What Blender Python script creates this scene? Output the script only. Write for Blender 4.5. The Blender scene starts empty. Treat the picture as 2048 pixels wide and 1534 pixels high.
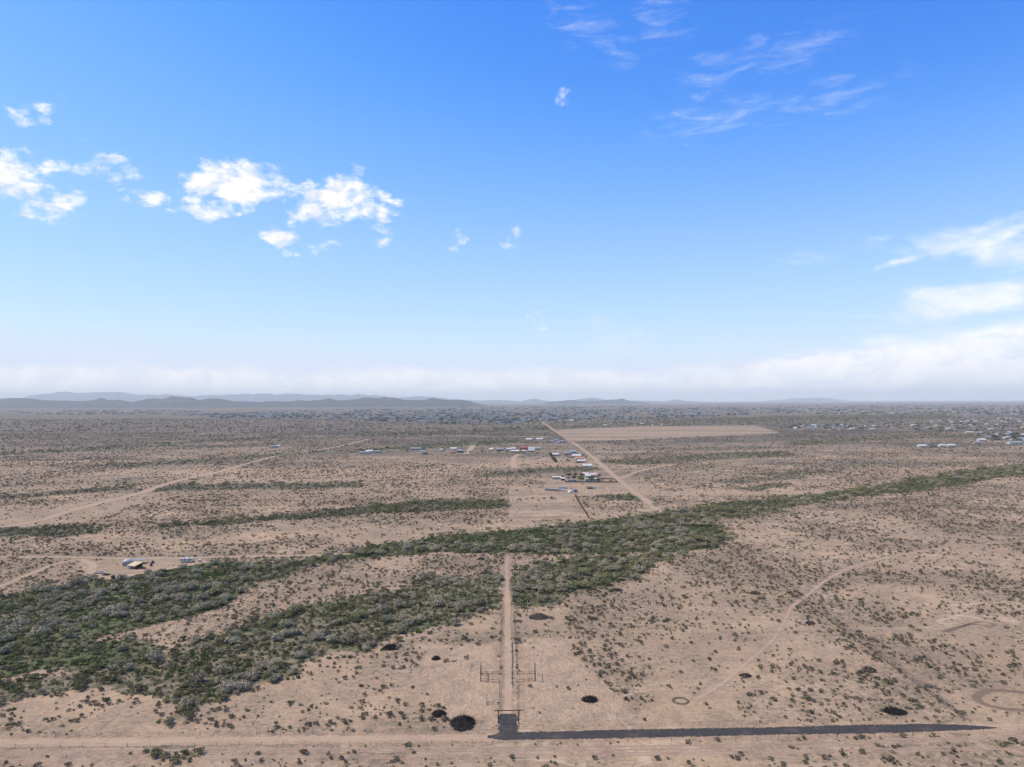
import bpy, bmesh, math, random
import numpy as np
from mathutils import Matrix, Vector

random.seed(7)
RNG = np.random.default_rng(11)
sc = bpy.context.scene
COL = sc.collection

# ------------------------------------------------------------------ camera
CAM_H = 110.0                 # drone height above the desert floor, metres
FPX = 1419.0                  # focal length in pixels of a 2048 px wide frame
PITCH = math.radians(1.40)
ROLL = -0.0034
cam_data = bpy.data.cameras.new("Camera")
cam = bpy.data.objects.new("Camera", cam_data)
COL.objects.link(cam)
cam_data.sensor_width = 36.0
cam_data.lens = FPX / 2048.0 * 36.0
cam_data.clip_start = 0.5
cam_data.clip_end = 200000.0
CAM_R = Matrix.Rotation(math.radians(90) + PITCH, 3, 'X') @ Matrix.Rotation(ROLL, 3, 'Z')
cam.matrix_world = Matrix.Translation((0, 0, CAM_H)) @ CAM_R.to_4x4()
sc.camera = cam

# ------------------------------------------------------------------ sun, sky, exposure
SUN_EL = math.radians(58)
SUN_AZ = math.radians(-88)    # compass angle from +Y (straight ahead) towards +X
sun_data = bpy.data.lights.new("Sun", 'SUN')
sun_data.energy = 3.1
sun_data.angle = math.radians(3.0)
sun_data.color = (1.0, 0.895, 0.72)
sun = bpy.data.objects.new("Sun", sun_data)
COL.objects.link(sun)
sun_dir = Vector((math.sin(SUN_AZ) * math.cos(SUN_EL), math.cos(SUN_AZ) * math.cos(SUN_EL), math.sin(SUN_EL)))
sun.rotation_euler = sun_dir.to_track_quat('Z', 'Y').to_euler()
sun.location = (-300, 100, 500)

world = bpy.data.worlds.new("World")
sc.world = world
world.use_nodes = True
SKY_STRENGTH = 0.125
HAZE_DENSITY = 3.3e-5

sc.view_settings.view_transform = 'Standard'
sc.view_settings.look = 'None'
sc.view_settings.gamma = 1.0
sc.view_settings.exposure = 0.50
sc.view_settings.use_curve_mapping = False
sc.render.engine = 'CYCLES'
sc.cycles.use_denoising = True
sc.cycles.max_bounces = 6
sc.cycles.diffuse_bounces = 2
sc.cycles.volume_bounces = 1
sc.cycles.transparent_max_bounces = 8
sc.cycles.caustics_reflective = False
sc.cycles.caustics_refractive = False


def pixel_ray(x, y):
    d = CAM_R @ Vector(((x - 1024.0) / FPX, -(y - 767.0) / FPX, -1.0))
    return d


def G(x, y, z=0.0):
    """The point of the desert floor that the photograph shows at (x, y)."""
    d = pixel_ray(x, y)
    t = (z - CAM_H) / d.z
    return Vector((d.x * t, d.y * t, z))


CAM_RT = np.array(CAM_R).T


def project(P):
    """world points (N,3) -> photograph pixels and depth"""
    q = (np.asarray(P) - np.array([0, 0, CAM_H])) @ CAM_RT.T
    return 1024 + FPX * q[:, 0] / -q[:, 2], 767 - FPX * q[:, 1] / -q[:, 2], -q[:, 2]


def az_el(x, y):
    d = pixel_ray(x, y).normalized()
    return math.atan2(d.x, d.y), math.asin(d.z)


# ------------------------------------------------------------------ world shader: Nishita sky and clouds
wt = world.node_tree
wt.nodes.clear()


class NT:
    """small helper for building node graphs"""

    def __init__(self, tree):
        self.t = tree

    def n(self, typ, **kw):
        nd = self.t.nodes.new(typ)
        for k, v in kw.items():
            setattr(nd, k, v)
        return nd

    def link(self, a, b):
        self.t.links.new(a, b)

    def put(self, sock, v):
        if isinstance(v, bpy.types.NodeSocket):
            self.t.links.new(v, sock)
        else:
            sock.default_value = v

    def math(self, op, a, b=None, c=None, clamp=False):
        nd = self.n('ShaderNodeMath', operation=op, use_clamp=clamp)
        self.put(nd.inputs[0], a)
        if b is not None:
            self.put(nd.inputs[1], b)
        if c is not None:
            self.put(nd.inputs[2], c)
        return nd.outputs[0]

    def vmath(self, op, a, b=None):
        nd = self.n('ShaderNodeVectorMath', operation=op)
        self.put(nd.inputs[0], a)
        if b is not None:
            self.put(nd.inputs[1], b)
        return nd.outputs['Value'] if op in ('LENGTH', 'DOT_PRODUCT', 'DISTANCE') else nd.outputs[0]

    def smooth(self, v, lo, hi, a=0.0, b=1.0):
        nd = self.n('ShaderNodeMapRange', interpolation_type='SMOOTHSTEP')
        self.put(nd.inputs['Value'], v)
        for k, q in (('From Min', lo), ('From Max', hi), ('To Min', a), ('To Max', b)):
            self.put(nd.inputs[k], q)
        return nd.outputs[0]

    def lin(self, v, lo, hi, a=0.0, b=1.0):
        nd = self.n('ShaderNodeMapRange')
        self.put(nd.inputs['Value'], v)
        for k, q in (('From Min', lo), ('From Max', hi), ('To Min', a), ('To Max', b)):
            self.put(nd.inputs[k], q)
        return nd.outputs[0]

    def noise(self, vec, scale, detail=4.0, rough=0.55, distortion=0.0):
        nd = self.n('ShaderNodeTexNoise')
        self.put(nd.inputs['Vector'], vec)
        nd.inputs['Scale'].default_value = scale
        nd.inputs['Detail'].default_value = detail
        nd.inputs['Roughness'].default_value = rough
        nd.inputs['Distortion'].default_value = distortion
        return nd.outputs['Fac']

    def mapping(self, vec, loc=(0, 0, 0), rot=(0, 0, 0), scale=(1, 1, 1)):
        nd = self.n('ShaderNodeMapping')
        self.put(nd.inputs['Vector'], vec)
        nd.inputs['Location'].default_value = loc
        nd.inputs['Rotation'].default_value = rot
        nd.inputs['Scale'].default_value = scale
        return nd.outputs[0]

    def grains(self, alpha, pos):
        """turns a soft edge into loose grains and tufts lying on the soil"""
        g = self.lin(self.noise(pos, 2.4, 2.0, 0.6), 0.30, 0.70)
        return self.smooth(self.math('SUBTRACT', alpha, g), -0.04, 0.04)

    def mix(self, f, a, b, blend='MIX'):
        nd = self.n('ShaderNodeMix', data_type='RGBA', blend_type=blend)
        self.put(nd.inputs[0], f)
        self.put(nd.inputs[6], a)
        self.put(nd.inputs[7], b)
        return nd.outputs[2]


def rgb(r, g, b):
    return (r, g, b, 1.0)


w = NT(wt)
out = w.n('ShaderNodeOutputWorld')
sky = w.n('ShaderNodeTexSky', sky_type='NISHITA')
sky.sun_disc = False
sky.sun_elevation = SUN_EL
sky.sun_rotation = SUN_AZ
sky.altitude = 500.0
sky.air_density = 1.0
sky.dust_density = 0.3
sky.ozone_density = 1.6
skyg = w.n('ShaderNodeHueSaturation')
skyg.inputs['Saturation'].default_value = 1.30
skyg.inputs['Value'].default_value = 1.0
w.link(sky.outputs[0], skyg.inputs['Color'])
bg_sky = w.n('ShaderNodeBackground')
# film response of the camera's saturated blue, the same over the whole sky
K_SKY = SKY_STRENGTH * 2 ** 0.5
crv = w.n('ShaderNodeRGBCurve')
for ch, pts in ((0, [(0.0, 0.0), (0.09, 0.058), (0.114, 0.094), (0.145, 0.165), (0.180, 0.230), (0.24, 0.320), (0.40, 0.47), (0.67, 0.64), (1.0, 0.78)]),
                (1, [(0.0, 0.0), (0.270, 0.292), (0.320, 0.382), (0.38, 0.470), (0.46, 0.565), (0.65, 0.72), (0.876, 0.83), (1.0, 0.88)]),
                (2, [(0.0, 0.0), (0.40, 0.52), (0.78, 1.0), (1.0, 1.06)])):
    cm = crv.mapping.curves[ch]
    cm.points[0].location = pts[0]
    cm.points[1].location = pts[-1]
    for q in pts[1:-1]:
        cm.points.new(*q)
crv.mapping.use_clip = False
crv.mapping.extend = 'HORIZONTAL'
crv.mapping.update()
w.link(w.mix(1.0, skyg.outputs[0], rgb(1.06 * K_SKY, 0.965 * K_SKY, 1.10 * K_SKY), 'MULTIPLY'), crv.inputs['Color'])
w.link(w.vmath('MULTIPLY', crv.outputs[0], (1 / K_SKY,) * 3), bg_sky.inputs['Color'])
bg_sky.inputs['Strength'].default_value = SKY_STRENGTH

tc = w.n('ShaderNodeTexCoord')
sep = w.n('ShaderNodeSeparateXYZ')
w.link(tc.outputs['Generated'], sep.inputs[0])
azn = w.math('ARCTAN2', sep.outputs[0], sep.outputs[1])
eln = w.math('ARCSINE', sep.outputs[2])
comb = w.n('ShaderNodeCombineXYZ')
w.link(azn, comb.inputs[0])
w.link(eln, comb.inputs[1])
ae0 = comb.outputs[0]
wn = w.n('ShaderNodeTexNoise')
w.link(w.mapping(ae0, scale=(1.0, 1.5, 1.0)), wn.inputs['Vector'])
wn.inputs['Scale'].default_value = 16.0
wn.inputs['Detail'].default_value = 5.0
wn.inputs['Roughness'].default_value = 0.6
wv = w.vmath('MULTIPLY', w.vmath('SUBTRACT', wn.outputs['Color'], (0.5, 0.5, 0.5)), (0.075, 0.045, 0.0))
ae = w.vmath('ADD', ae0, wv)


def blob(x, y, rx, ry, rot=0.0, inner=0.0, peak=1.0):
    """soft ellipse on the sky, 1 in its middle and 0 at its edge"""
    a, e = az_el(x, y)
    c = w.vmath('SUBTRACT', ae, (a, e, 0.0))
    c = w.mapping(c, rot=(0, 0, -math.radians(rot)))
    c = w.vmath('MULTIPLY', c, (FPX / rx, FPX / ry, 0.0))
    return w.smooth(w.vmath('LENGTH', c), 1.0, inner, 0.0, peak)


def max_of(lst):
    r = lst[0]
    for q in lst[1:]:
        r = w.math('MAXIMUM', r, q)
    return r


# puffy cumulus left of the middle and along the left
cumulus = max_of([
    blob(475, 375, 165, 84, 6), blob(668, 400, 170, 84, 10, peak=0.92), blob(562, 474, 80, 42, 8, peak=0.8), blob(390, 425, 90, 34, 5, peak=0.75),
    blob(112, 402, 95, 54, 16, peak=0.85), blob(10, 352, 90, 72, peak=0.85), blob(290, 396, 72, 34, 6, peak=0.75), blob(205, 328, 66, 36, 18, peak=0.66),
    blob(100, 332, 60, 34, 6, peak=0.66), blob(765, 425, 85, 66, 25, peak=0.72), blob(760, 492, 60, 32, 20, peak=0.56), blob(1020, 475, 80, 38, 22, peak=0.54),
    blob(1127, 206, 40, 34, peak=0.44), blob(58, 237, 56, 42, peak=0.58), blob(98, 228, 36, 60, -30, peak=0.55), blob(650, 500, 58, 30, peak=0.55),
    blob(255, 355, 50, 32, peak=0.56), blob(1075, 638, 26, 42, peak=0.55), blob(575, 508, 40, 26, peak=0.6), blob(920, 480, 50, 26, 20, peak=0.52)])
cvec = dict(rot=(0, 0, math.radians(-18)), scale=(1.0, 1.7, 1.0))
n_big = w.noise(w.mapping(ae0, **cvec), 32.0, 9.0, 0.62, 0.2)
n_up = w.noise(w.mapping(w.vmath('ADD', ae0, (-0.006, 0.010, 0.0)), **cvec), 32.0, 5.0, 0.62, 0.2)
cum_d = w.smooth(w.math('ADD', w.math('MULTIPLY', n_big, 2.1), w.math('MULTIPLY', cumulus, 1.05)), 1.36, 2.0)
cum_d = w.math('MULTIPLY', cum_d, w.smooth(cumulus, 0.02, 0.40))

# high thin cirrus, drawn out along the wind
cirrus = max_of([
    blob(1180, 70, 170, 70, -25), blob(1325, 35, 95, 95), blob(1550, 108, 330, 66, 6), blob(1430, 240, 280, 60, 6),
    blob(1640, 205, 240, 54, 8), blob(1240, 670, 100, 50, -28, 0.4), blob(1630, 515, 150, 34, 8), blob(1100, 20, 30, 40, 30),
    blob(1400, 190, 40, 20), blob(290, 720, 60, 16, -5), blob(165, 275, 22, 22)])
cir_vec = w.mapping(ae0, rot=(0, 0, math.radians(-14)), scale=(1.0, 4.2, 1.0))
n_cir = w.noise(cir_vec, 17.0, 10.0, 0.66, 0.5)
cir_d = w.smooth(w.math('ADD', w.math('MULTIPLY', n_cir, 2.0), w.math('MULTIPLY', cirrus, 0.42)), 1.12, 2.35, 0.0, 0.52)
cir_d = w.math('MULTIPLY', cir_d, w.smooth(cirrus, 0.0, 0.6))

# broad streaky clouds low on the right
streak = max_of([
    blob(1990, 500, 270, 62, -12), blob(1960, 585, 290, 58, 9), blob(1790, 525, 120, 18, 10), blob(2010, 455, 110, 40)])
str_vec = w.mapping(ae0, rot=(0, 0, math.radians(-6)), scale=(1.0, 2.6, 1.0))
n_str = w.noise(str_vec, 11.0, 9.0, 0.6, 0.6)
str_d = w.smooth(w.math('ADD', w.math('MULTIPLY', n_str, 2.0), w.math('MULTIPLY', streak, 0.80)), 1.18, 2.15, 0.0, 0.80)
str_d = w.math('MULTIPLY', str_d, w.smooth(streak, 0.0, 0.3))

# cloud bank standing all round the horizon, taller where the noise swells
n_bank = w.noise(w.mapping(ae0, scale=(1.0, 2.4, 1.0)), 9.0, 9.0, 0.58, 0.3)
n_slow = w.noise(w.mapping(ae, scale=(1.0, 0.0, 1.0)), 1.6, 2.0, 0.5)
bank_top = w.math('ADD', 0.047, w.math('MULTIPLY', w.smooth(azn, 0.15, 0.75), 0.050))
bank_top = w.math('ADD', bank_top, w.math('MULTIPLY', w.math('SUBTRACT', n_slow, 0.5), 0.022))
bank_h = w.math('ADD', bank_top, w.math('MULTIPLY', w.math('SUBTRACT', n_bank, 0.5), 0.055))
bank_d = w.smooth(w.math('SUBTRACT', bank_h, eln), -0.006, 0.018, 0.0, 0.93)
hole = w.noise(w.mapping(ae, loc=(3.1, 1.7, 0), rot=(0, 0, math.radians(-7)), scale=(1.0, 4.5, 1.0)), 10.0, 7.0, 0.55, 0.6)
bank_d = w.math('MULTIPLY', bank_d, w.lin(w.math('MULTIPLY', w.smooth(hole, 0.48, 0.66), w.smooth(azn, 0.05, 0.4)), 0.0, 1.0, 1.0, 0.30))

dens = max_of([cum_d, cir_d, str_d, bank_d])
shade = w.noise(ae, 24.0, 6.0, 0.6)
cl_col = w.mix(w.smooth(shade, 0.35, 0.65), rgb(0.84, 0.85, 0.90), rgb(1.0, 0.985, 0.98))
top_lit = w.smooth(w.math('SUBTRACT', n_big, n_up), -0.10, 0.06)  # cumulus shading painted into the cloud colour: sides away from the sun go blue-grey
cl_col = w.mix(w.math('MULTIPLY', w.math('MULTIPLY', w.math('SUBTRACT', 1.0, top_lit), 0.45), cum_d), cl_col, rgb(0.60, 0.64, 0.74))
bg_cl = w.n('ShaderNodeBackground')
w.link(cl_col, bg_cl.inputs['Color'])
bg_cl.inputs['Strength'].default_value = 0.82
mixw = w.n('ShaderNodeMixShader')
w.link(dens, mixw.inputs[0])
w.link(bg_sky.outputs[0], mixw.inputs[1])
w.link(bg_cl.outputs[0], mixw.inputs[2])
w.link(mixw.outputs[0], out.inputs['Surface'])
world.cycles.sampling_method = 'MANUAL'
world.cycles.sample_map_resolution = 512


# ------------------------------------------------------------------ helpers: objects, meshes, materials
def tag(o, label=None, cat=None, group=None, kind=None):
    if label:
        o["label"] = label
    if cat:
        o["category"] = cat
    if group:
        o["group"] = group
    if kind:
        o["kind"] = kind
    return o


def link(o, parent=None):
    COL.objects.link(o)
    if parent is not None:
        o.parent = parent
    return o


def empty(name, loc, rz=0.0):
    o = bpy.data.objects.new(name, None)
    o.empty_display_size = 0.5
    o.location = loc
    o.rotation_euler = (0, 0, rz)
    return link(o)


def mesh(name, verts, faces, mats=None, smooth=False):
    me = bpy.data.meshes.new(name)
    me.from_pydata([tuple(v) for v in verts], [], [tuple(f) for f in faces])
    for m in (mats or []):
        me.materials.append(m)
    if smooth:
        me.shade_smooth()
    me.update()
    return me


def obj(name, me, parent=None, loc=(0, 0, 0), rz=0.0):
    o = bpy.data.objects.new(name, me)
    o.location = loc
    o.rotation_euler = (0, 0, rz)
    return link(o, parent)


class MB:
    """collects simple solids into one mesh"""

    def __init__(self):
        self.v, self.f, self.m = [], [], []

    def add(self, vs, fs, mi=0):
        b = len(self.v)
        self.v += [tuple(q) for q in vs]
        self.f += [tuple(b + i for i in q) for q in fs]
        self.m += [mi] * len(fs)

    def box(self, x0, x1, y0, y1, z0, z1, mi=0):
        self.add([(x0, y0, z0), (x1, y0, z0), (x1, y1, z0), (x0, y1, z0), (x0, y0, z1), (x1, y0, z1), (x1, y1, z1), (x0, y1, z1)],
                 [(3, 2, 1, 0), (4, 5, 6, 7), (0, 1, 5, 4), (1, 2, 6, 5), (2, 3, 7, 6), (3, 0, 4, 7)], mi)

    def tube(self, a, b, ra, rb=None, n=8, mi=0):
        rb = ra if rb is None else rb
        a, b = Vector(a), Vector(b)
        d = (b - a).normalized()
        u = d.orthogonal().normalized()
        v = d.cross(u)
        vs = [a + (u * math.cos(2 * math.pi * i / n) + v * math.sin(2 * math.pi * i / n)) * ra for i in range(n)]
        vs += [b + (u * math.cos(2 * math.pi * i / n) + v * math.sin(2 * math.pi * i / n)) * rb for i in range(n)]
        fs = [(i, (i + 1) % n, n + (i + 1) % n, n + i) for i in range(n)] + [tuple(range(n - 1, -1, -1)), tuple(range(n, 2 * n))]
        self.add(vs, fs, mi)

    def prism(self, prof, x0, x1, mi=0):
        """profile of (y, z) points, counter-clockwise, drawn out along x"""
        n = len(prof)
        vs = [(x0, y, z) for y, z in prof] + [(x1, y, z) for y, z in prof]
        fs = [(i, (i + 1) % n, n + (i + 1) % n, n + i) for i in range(n)] + [tuple(range(n - 1, -1, -1)), tuple(range(n, 2 * n))]
        self.add(vs, fs, mi)

    def mesh(self, name, mats, smooth=False):
        me = mesh(name, self.v, self.f, mats, smooth)
        if len(mats) > 1:
            me.polygons.foreach_set('material_index', self.m)
        return me


def material(name):
    m = bpy.data.materials.new(name)
    m.use_nodes = True
    m.node_tree.nodes.clear()
    t = NT(m.node_tree)
    o = t.n('ShaderNodeOutputMaterial')
    b = t.n('ShaderNodeBsdfPrincipled')
    b.inputs['Roughness'].default_value = 0.9
    b.inputs['Specular IOR Level'].default_value = 0.2
    t.link(b.outputs[0], o.inputs['Surface'])
    return m, t, b, o


def painted(name, col, rough=0.6, var=0.25, scale=0.8, metal=0.0, spec=0.4):
    """paint, metal or plaster with uneven wear"""
    m, t, b, o = material(name)
    tcn = t.n('ShaderNodeTexCoord')
    nz = t.noise(tcn.outputs['Object'], scale, 6.0, 0.6)
    f = t.smooth(nz, 0.3, 0.7)
    d = tuple(c * (1 - var) for c in col)
    u = tuple(min(1.0, c * (1 + var * 0.5)) for c in col)
    t.link(t.mix(f, rgb(*d), rgb(*u)), b.inputs['Base Color'])
    b.inputs['Roughness'].default_value = rough
    b.inputs['Metallic'].default_value = metal
    b.inputs['Specular IOR Level'].default_value = spec
    return m


def foliage(name, dark, light, hue=0.03):
    m, t, b, o = material(name)
    oi = t.n('ShaderNodeObjectInfo')
    at = t.n('ShaderNodeAttribute', attribute_name='tint')
    f = t.math('ADD', t.math('MULTIPLY', oi.outputs['Random'], 0.6), t.math('MULTIPLY', at.outputs['Fac'], 0.45))
    c = t.mix(t.math('MINIMUM', f, 1.0), rgb(*dark), rgb(*light))
    hs = t.n('ShaderNodeHueSaturation')
    w2 = t.n('ShaderNodeTexWhiteNoise', noise_dimensions='1D')
    t.link(oi.outputs['Random'], w2.inputs['W'])
    t.link(t.lin(w2.outputs['Value'], 0, 1, 0.5 - hue, 0.5 + hue), hs.inputs['Hue'])
    t.link(c, hs.inputs['Color'])
    t.link(hs.outputs[0], b.inputs['Base Color'])
    b.inputs['Roughness'].default_value = 0.85
    b.inputs['Specular IOR Level'].default_value = 0.15
    return m


# value noise in numpy, for scattering
_perm = np.random.default_rng(3).random((256, 256))


def vnoise(x, y):
    xi, yi = np.floor(x).astype(int), np.floor(y).astype(int)
    fx, fy = x - xi, y - yi
    fx, fy = fx * fx * (3 - 2 * fx), fy * fy * (3 - 2 * fy)
    g = lambda a, b: _perm[a & 255, b & 255]
    return (g(xi, yi) * (1 - fx) + g(xi + 1, yi) * fx) * (1 - fy) + (g(xi, yi + 1) * (1 - fx) + g(xi + 1, yi + 1) * fx) * fy


def fbm(x, y, s, o=4):
    r, a, tot = 0, 1.0, 0
    for k in range(o):
        r = r + a * vnoise(x / s + 17.3 * k, y / s + 9.1 * k)
        tot += a
        a *= 0.5
        s *= 0.5
    return r / tot


def in_poly(px, py, poly):
    inside = np.zeros(px.shape, bool)
    n = len(poly)
    for i in range(n):
        x0, y0 = poly[i][0], poly[i][1]
        x1, y1 = poly[(i + 1) % n][0], poly[(i + 1) % n][1]
        c = ((y0 > py) != (y1 > py))
        with np.errstate(divide='ignore', invalid='ignore'):
            xx = (x1 - x0) * (py - y0) / (y1 - y0 + 1e-12) + x0
        inside ^= c & (px < xx)
    return inside


def seg_dist(px, py, line):
    best = np.full(px.shape, 1e9)
    for (a, b) in zip(line[:-1], line[1:]):
        dx, dy = b[0] - a[0], b[1] - a[1]
        t = np.clip(((px - a[0]) * dx + (py - a[1]) * dy) / (dx * dx + dy * dy + 1e-9), 0, 1)
        best = np.minimum(best, np.hypot(px - a[0] - t * dx, py - a[1] - t * dy))
    return best


def ground_poly(pix):
    return [tuple(G(x, y)[:2]) for x, y in pix]


# ------------------------------------------------------------------ the layout of the land, read off the photograph
WASHES = [   # name, outline, trees per square metre, mix (grey mesquite, olive shrub, palo verde), size, words
    ("left_upper", [(-60, 1202), (30, 1190), (100, 1170), (170, 1160), (240, 1154), (300, 1146), (350, 1134), (420, 1124), (500, 1121), (560, 1119),
                    (590, 1123), (520, 1165), (440, 1215), (400, 1228), (330, 1250), (240, 1268), (150, 1280), (90, 1300), (-60, 1312)],
     0.034, (0.60, 0.26, 0.14), 1.0, "in the broad wash below the homestead"),
    ("left_grassy", [(-60, 1300), (90, 1295), (180, 1275), (270, 1285), (330, 1290), (300, 1330), (260, 1352), (180, 1340), (120, 1345), (60, 1350), (-60, 1370)],
     0.020, (0.40, 0.50, 0.10), 0.75, "on the grassy flat at the left edge"),
    ("left_olive", [(-60, 1378), (60, 1362), (140, 1350), (230, 1330), (300, 1330), (270, 1365), (200, 1375), (100, 1385), (40, 1400), (-60, 1435)],
     0.055, (0.10, 0.88, 0.02), 0.85, "in the olive thicket at the lower left"),
    ("lot_wash", [(370, 1290), (440, 1264), (500, 1252), (560, 1230), (640, 1202), (700, 1187), (800, 1181), (1008, 1179), (1008, 1205), (960, 1222),
                  (900, 1245), (860, 1262), (800, 1285), (760, 1300), (680, 1312), (600, 1330), (560, 1358), (500, 1370), (470, 1395), (420, 1405),
                  (400, 1425), (365, 1437), (330, 1452), (335, 1440), (370, 1415), (380, 1394), (320, 1400), (260, 1392), (240, 1380), (280, 1345), (330, 1310)],
     0.046, (0.36, 0.60, 0.04), 0.95, "in the wash that crosses the fenced lots"),
    ("lane_grey", [(790, 1173), (850, 1161), (930, 1153), (1008, 1151), (1008, 1178), (790, 1179)],
     0.045, (0.85, 0.15, 0.0), 0.85, "in the grey thicket beside the lane end"),
    ("lot_upper", [(1030, 1138), (1080, 1126), (1150, 1119), (1250, 1113), (1345, 1109), (1320, 1130), (1290, 1145), (1240, 1165), (1160, 1185), (1110, 1205),
                   (1070, 1210), (1030, 1214)],
     0.042, (0.45, 0.30, 0.25), 0.95, "in the thicket right of the lane"),
    ("behind", [(600, 1122), (690, 1103), (740, 1091), (830, 1079), (930, 1069), (1020, 1059), (1100, 1051), (1180, 1043), (1280, 1031), (1350, 1021), (1430, 1009),
                (1440, 1030), (1410, 1046), (1450, 1075), (1430, 1100), (1300, 1107), (1100, 1109), (900, 1105), (760, 1111), (650, 1125), (560, 1158), (520, 1168)],
     0.034, (0.50, 0.30, 0.20), 1.0, "in the green wash behind the lots"),
    ("right_arm", [(1430, 1009), (1520, 1000), (1620, 988), (1700, 983), (1760, 968), (1850, 952), (1950, 938), (2110, 925), (2110, 946), (2000, 955), (1900, 975),
                   (1800, 985), (1720, 993), (1640, 1005), (1540, 1020), (1470, 1035), (1440, 1030)],
     0.030, (0.30, 0.50, 0.20), 1.0, "in the wash curving off to the right"),
    ("mid_band", [(250, 1060), (340, 1048), (430, 1040), (560, 1028), (680, 1020), (760, 1008), (860, 1000), (980, 1000), (1013, 1003), (1013, 1017), (900, 1020),
                  (780, 1025), (640, 1033), (480, 1046), (380, 1052), (300, 1058)],
     0.020, (0.15, 0.75, 0.10), 1.0, ""),
    ("mid_left", [(-60, 1058), (60, 1055), (170, 1052), (200, 1060), (140, 1070), (-60, 1076)], 0.026, (0.2, 0.75, 0.05), 0.9, ""),
    ("thin_a", [(-60, 993), (100, 982), (260, 972), (280, 978), (120, 990), (-60, 1002)], 0.014, (0.2, 0.8, 0.0), 1.0, ""),
    ("thin_b", [(300, 973), (430, 966), (600, 967), (720, 966), (720, 974), (560, 978), (400, 980), (310, 984)], 0.014, (0.2, 0.7, 0.1), 1.0, ""),
    ("thin_c", [(690, 905), (760, 897), (900, 886), (1040, 878), (1040, 885), (960, 890), (840, 897), (740, 903)], 0.008, (0.2, 0.6, 0.2), 1.2, ""),
    ("thin_d", [(700, 868), (900, 862), (1090, 852), (1110, 858), (940, 868), (740, 874)], 0.0045, (0.2, 0.8, 0.0), 1.4, ""),
    ("thin_e", [(1100, 852), (1280, 845), (1560, 832), (1900, 828), (1900, 836), (1560, 842), (1300, 850), (1130, 857)], 0.0030, (0.2, 0.8, 0.0), 1.6, ""),
    ("thin_f", [(1190, 920), (1350, 913), (1560, 902), (1570, 909), (1420, 920), (1240, 932)], 0.010, (0.2, 0.7, 0.1), 1.1, ""),
    ("thin_g", [(960, 950), (1060, 942), (1180, 932), (1180, 941), (1060, 950), (980, 955)], 0.014, (0.3, 0.6, 0.1), 1.0, ""),
    ("thin_h", [(1190, 993), (1240, 990), (1290, 992), (1310, 1002), (1200, 999)], 0.020, (0.1, 0.7, 0.2), 0.9, ""),
    ("thin_i", [(-60, 908), (150, 897), (420, 879), (560, 872), (560, 876), (420, 885), (160, 904), (-60, 914)], 0.0055, (0.3, 0.7, 0.0), 1.2, ""),
    ("thin_j", [(200, 930), (480, 912), (700, 898), (700, 901), (480, 918), (220, 936)], 0.006, (0.3, 0.7, 0.0), 1.1, ""),
    ("thin_k", [(1015, 997), (1100, 995), (1105, 1003), (1015, 1006)], 0.012, (0.1, 0.8, 0.1), 0.7, ""),
    ("thin_l", [(1500, 950), (1640, 940), (1700, 944), (1560, 956)], 0.010, (0.3, 0.7, 0.0), 1.0, ""),
    ("thin_m", [(1560, 885), (1760, 872), (1960, 868), (1960, 874), (1760, 880), (1600, 893)], 0.004, (0.3, 0.7, 0.0), 1.3, ""),
    ("thin_n", [(1440, 962), (1560, 952), (1620, 954), (1500, 966)], 0.010, (0.4, 0.6, 0.0), 0.9, ""),
    ("thin_o", [(1470, 975), (1570, 965), (1600, 969), (1500, 982)], 0.014, (0.4, 0.6, 0.0), 0.9, ""),
    ("thin_p", [(1050, 938), (1180, 930), (1185, 935), (1070, 945)], 0.012, (0.2, 0.8, 0.0), 0.9, ""),
    ("road_side", [(215, 1496), (300, 1491), (390, 1493), (380, 1506), (335, 1522), (235, 1524)], 0.110, (0.05, 0.95, 0.0), 0.72, "in the dark clump beside the front road"),
]
WASH_W = {n: ground_poly(p) for n, p, *_ in WASHES}

CLEAR = [   # bare ground: outline, how much scrub is left
    ([(1035, 1272), (1135, 1275), (1145, 1305), (1180, 1335), (1250, 1395), (1290, 1445), (1035, 1448)], 0.06),
    ([(850, 1290), (1000, 1285), (1000, 1445), (900, 1440), (850, 1385), (832, 1330)], 0.10),
    ([(850, 1262), (900, 1245), (1005, 1215), (1005, 1265)], 0.08),
    ([(1030, 1215), (1110, 1210), (1120, 1262), (1030, 1265)], 0.15),
    ([(1300, 1300), (1420, 1290), (1530, 1290), (1450, 1370), (1480, 1440), (1290, 1440)], 0.22),
    ([(120, 1470), (240, 1410), (380, 1400), (365, 1440), (325, 1470)], 0.12),
    ([(-60, 1475), (2110, 1440), (2110, 1462), (-60, 1494)], 0.08),
    ([(1900, 1440), (1900, 1400), (1960, 1370), (2110, 1370), (2110, 1440)], 0.25),
    ([(165, 1122), (250, 1116), (420, 1118), (430, 1128), (330, 1142), (250, 1158), (190, 1156)], 0.04),
    ([(1013, 975), (1090, 970), (1150, 993), (1178, 1040), (1015, 1040)], 0.06),
    ([(1080, 940), (1240, 940), (1310, 985), (1100, 992)], 0.04),
    ([(1112, 858), (1300, 853), (1510, 851), (1560, 867), (1135, 884)], 0.0),
    ([(-60, 1050), (60, 1030), (240, 985), (330, 985), (200, 1040), (60, 1055)], 0.25),
    ([(700, 1085), (960, 1062), (1190, 1035), (1190, 1042), (960, 1068), (720, 1092)], 0.3),
    ([(1250, 985), (1660, 983), (1660, 990), (1260, 992)], 0.2),
    ([(1640, 1255), (2110, 1225), (2110, 1245), (1800, 1275)], 0.35),
    ([(1530, 1105), (1660, 1075), (1720, 1090), (1600, 1130)], 0.35),
    ([(700, 905), (1100, 893), (1190, 905), (1190, 935), (980, 925), (700, 915)], 0.3),
]
CLEAR_W = [(ground_poly(p), k) for p, k in CLEAR]


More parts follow.
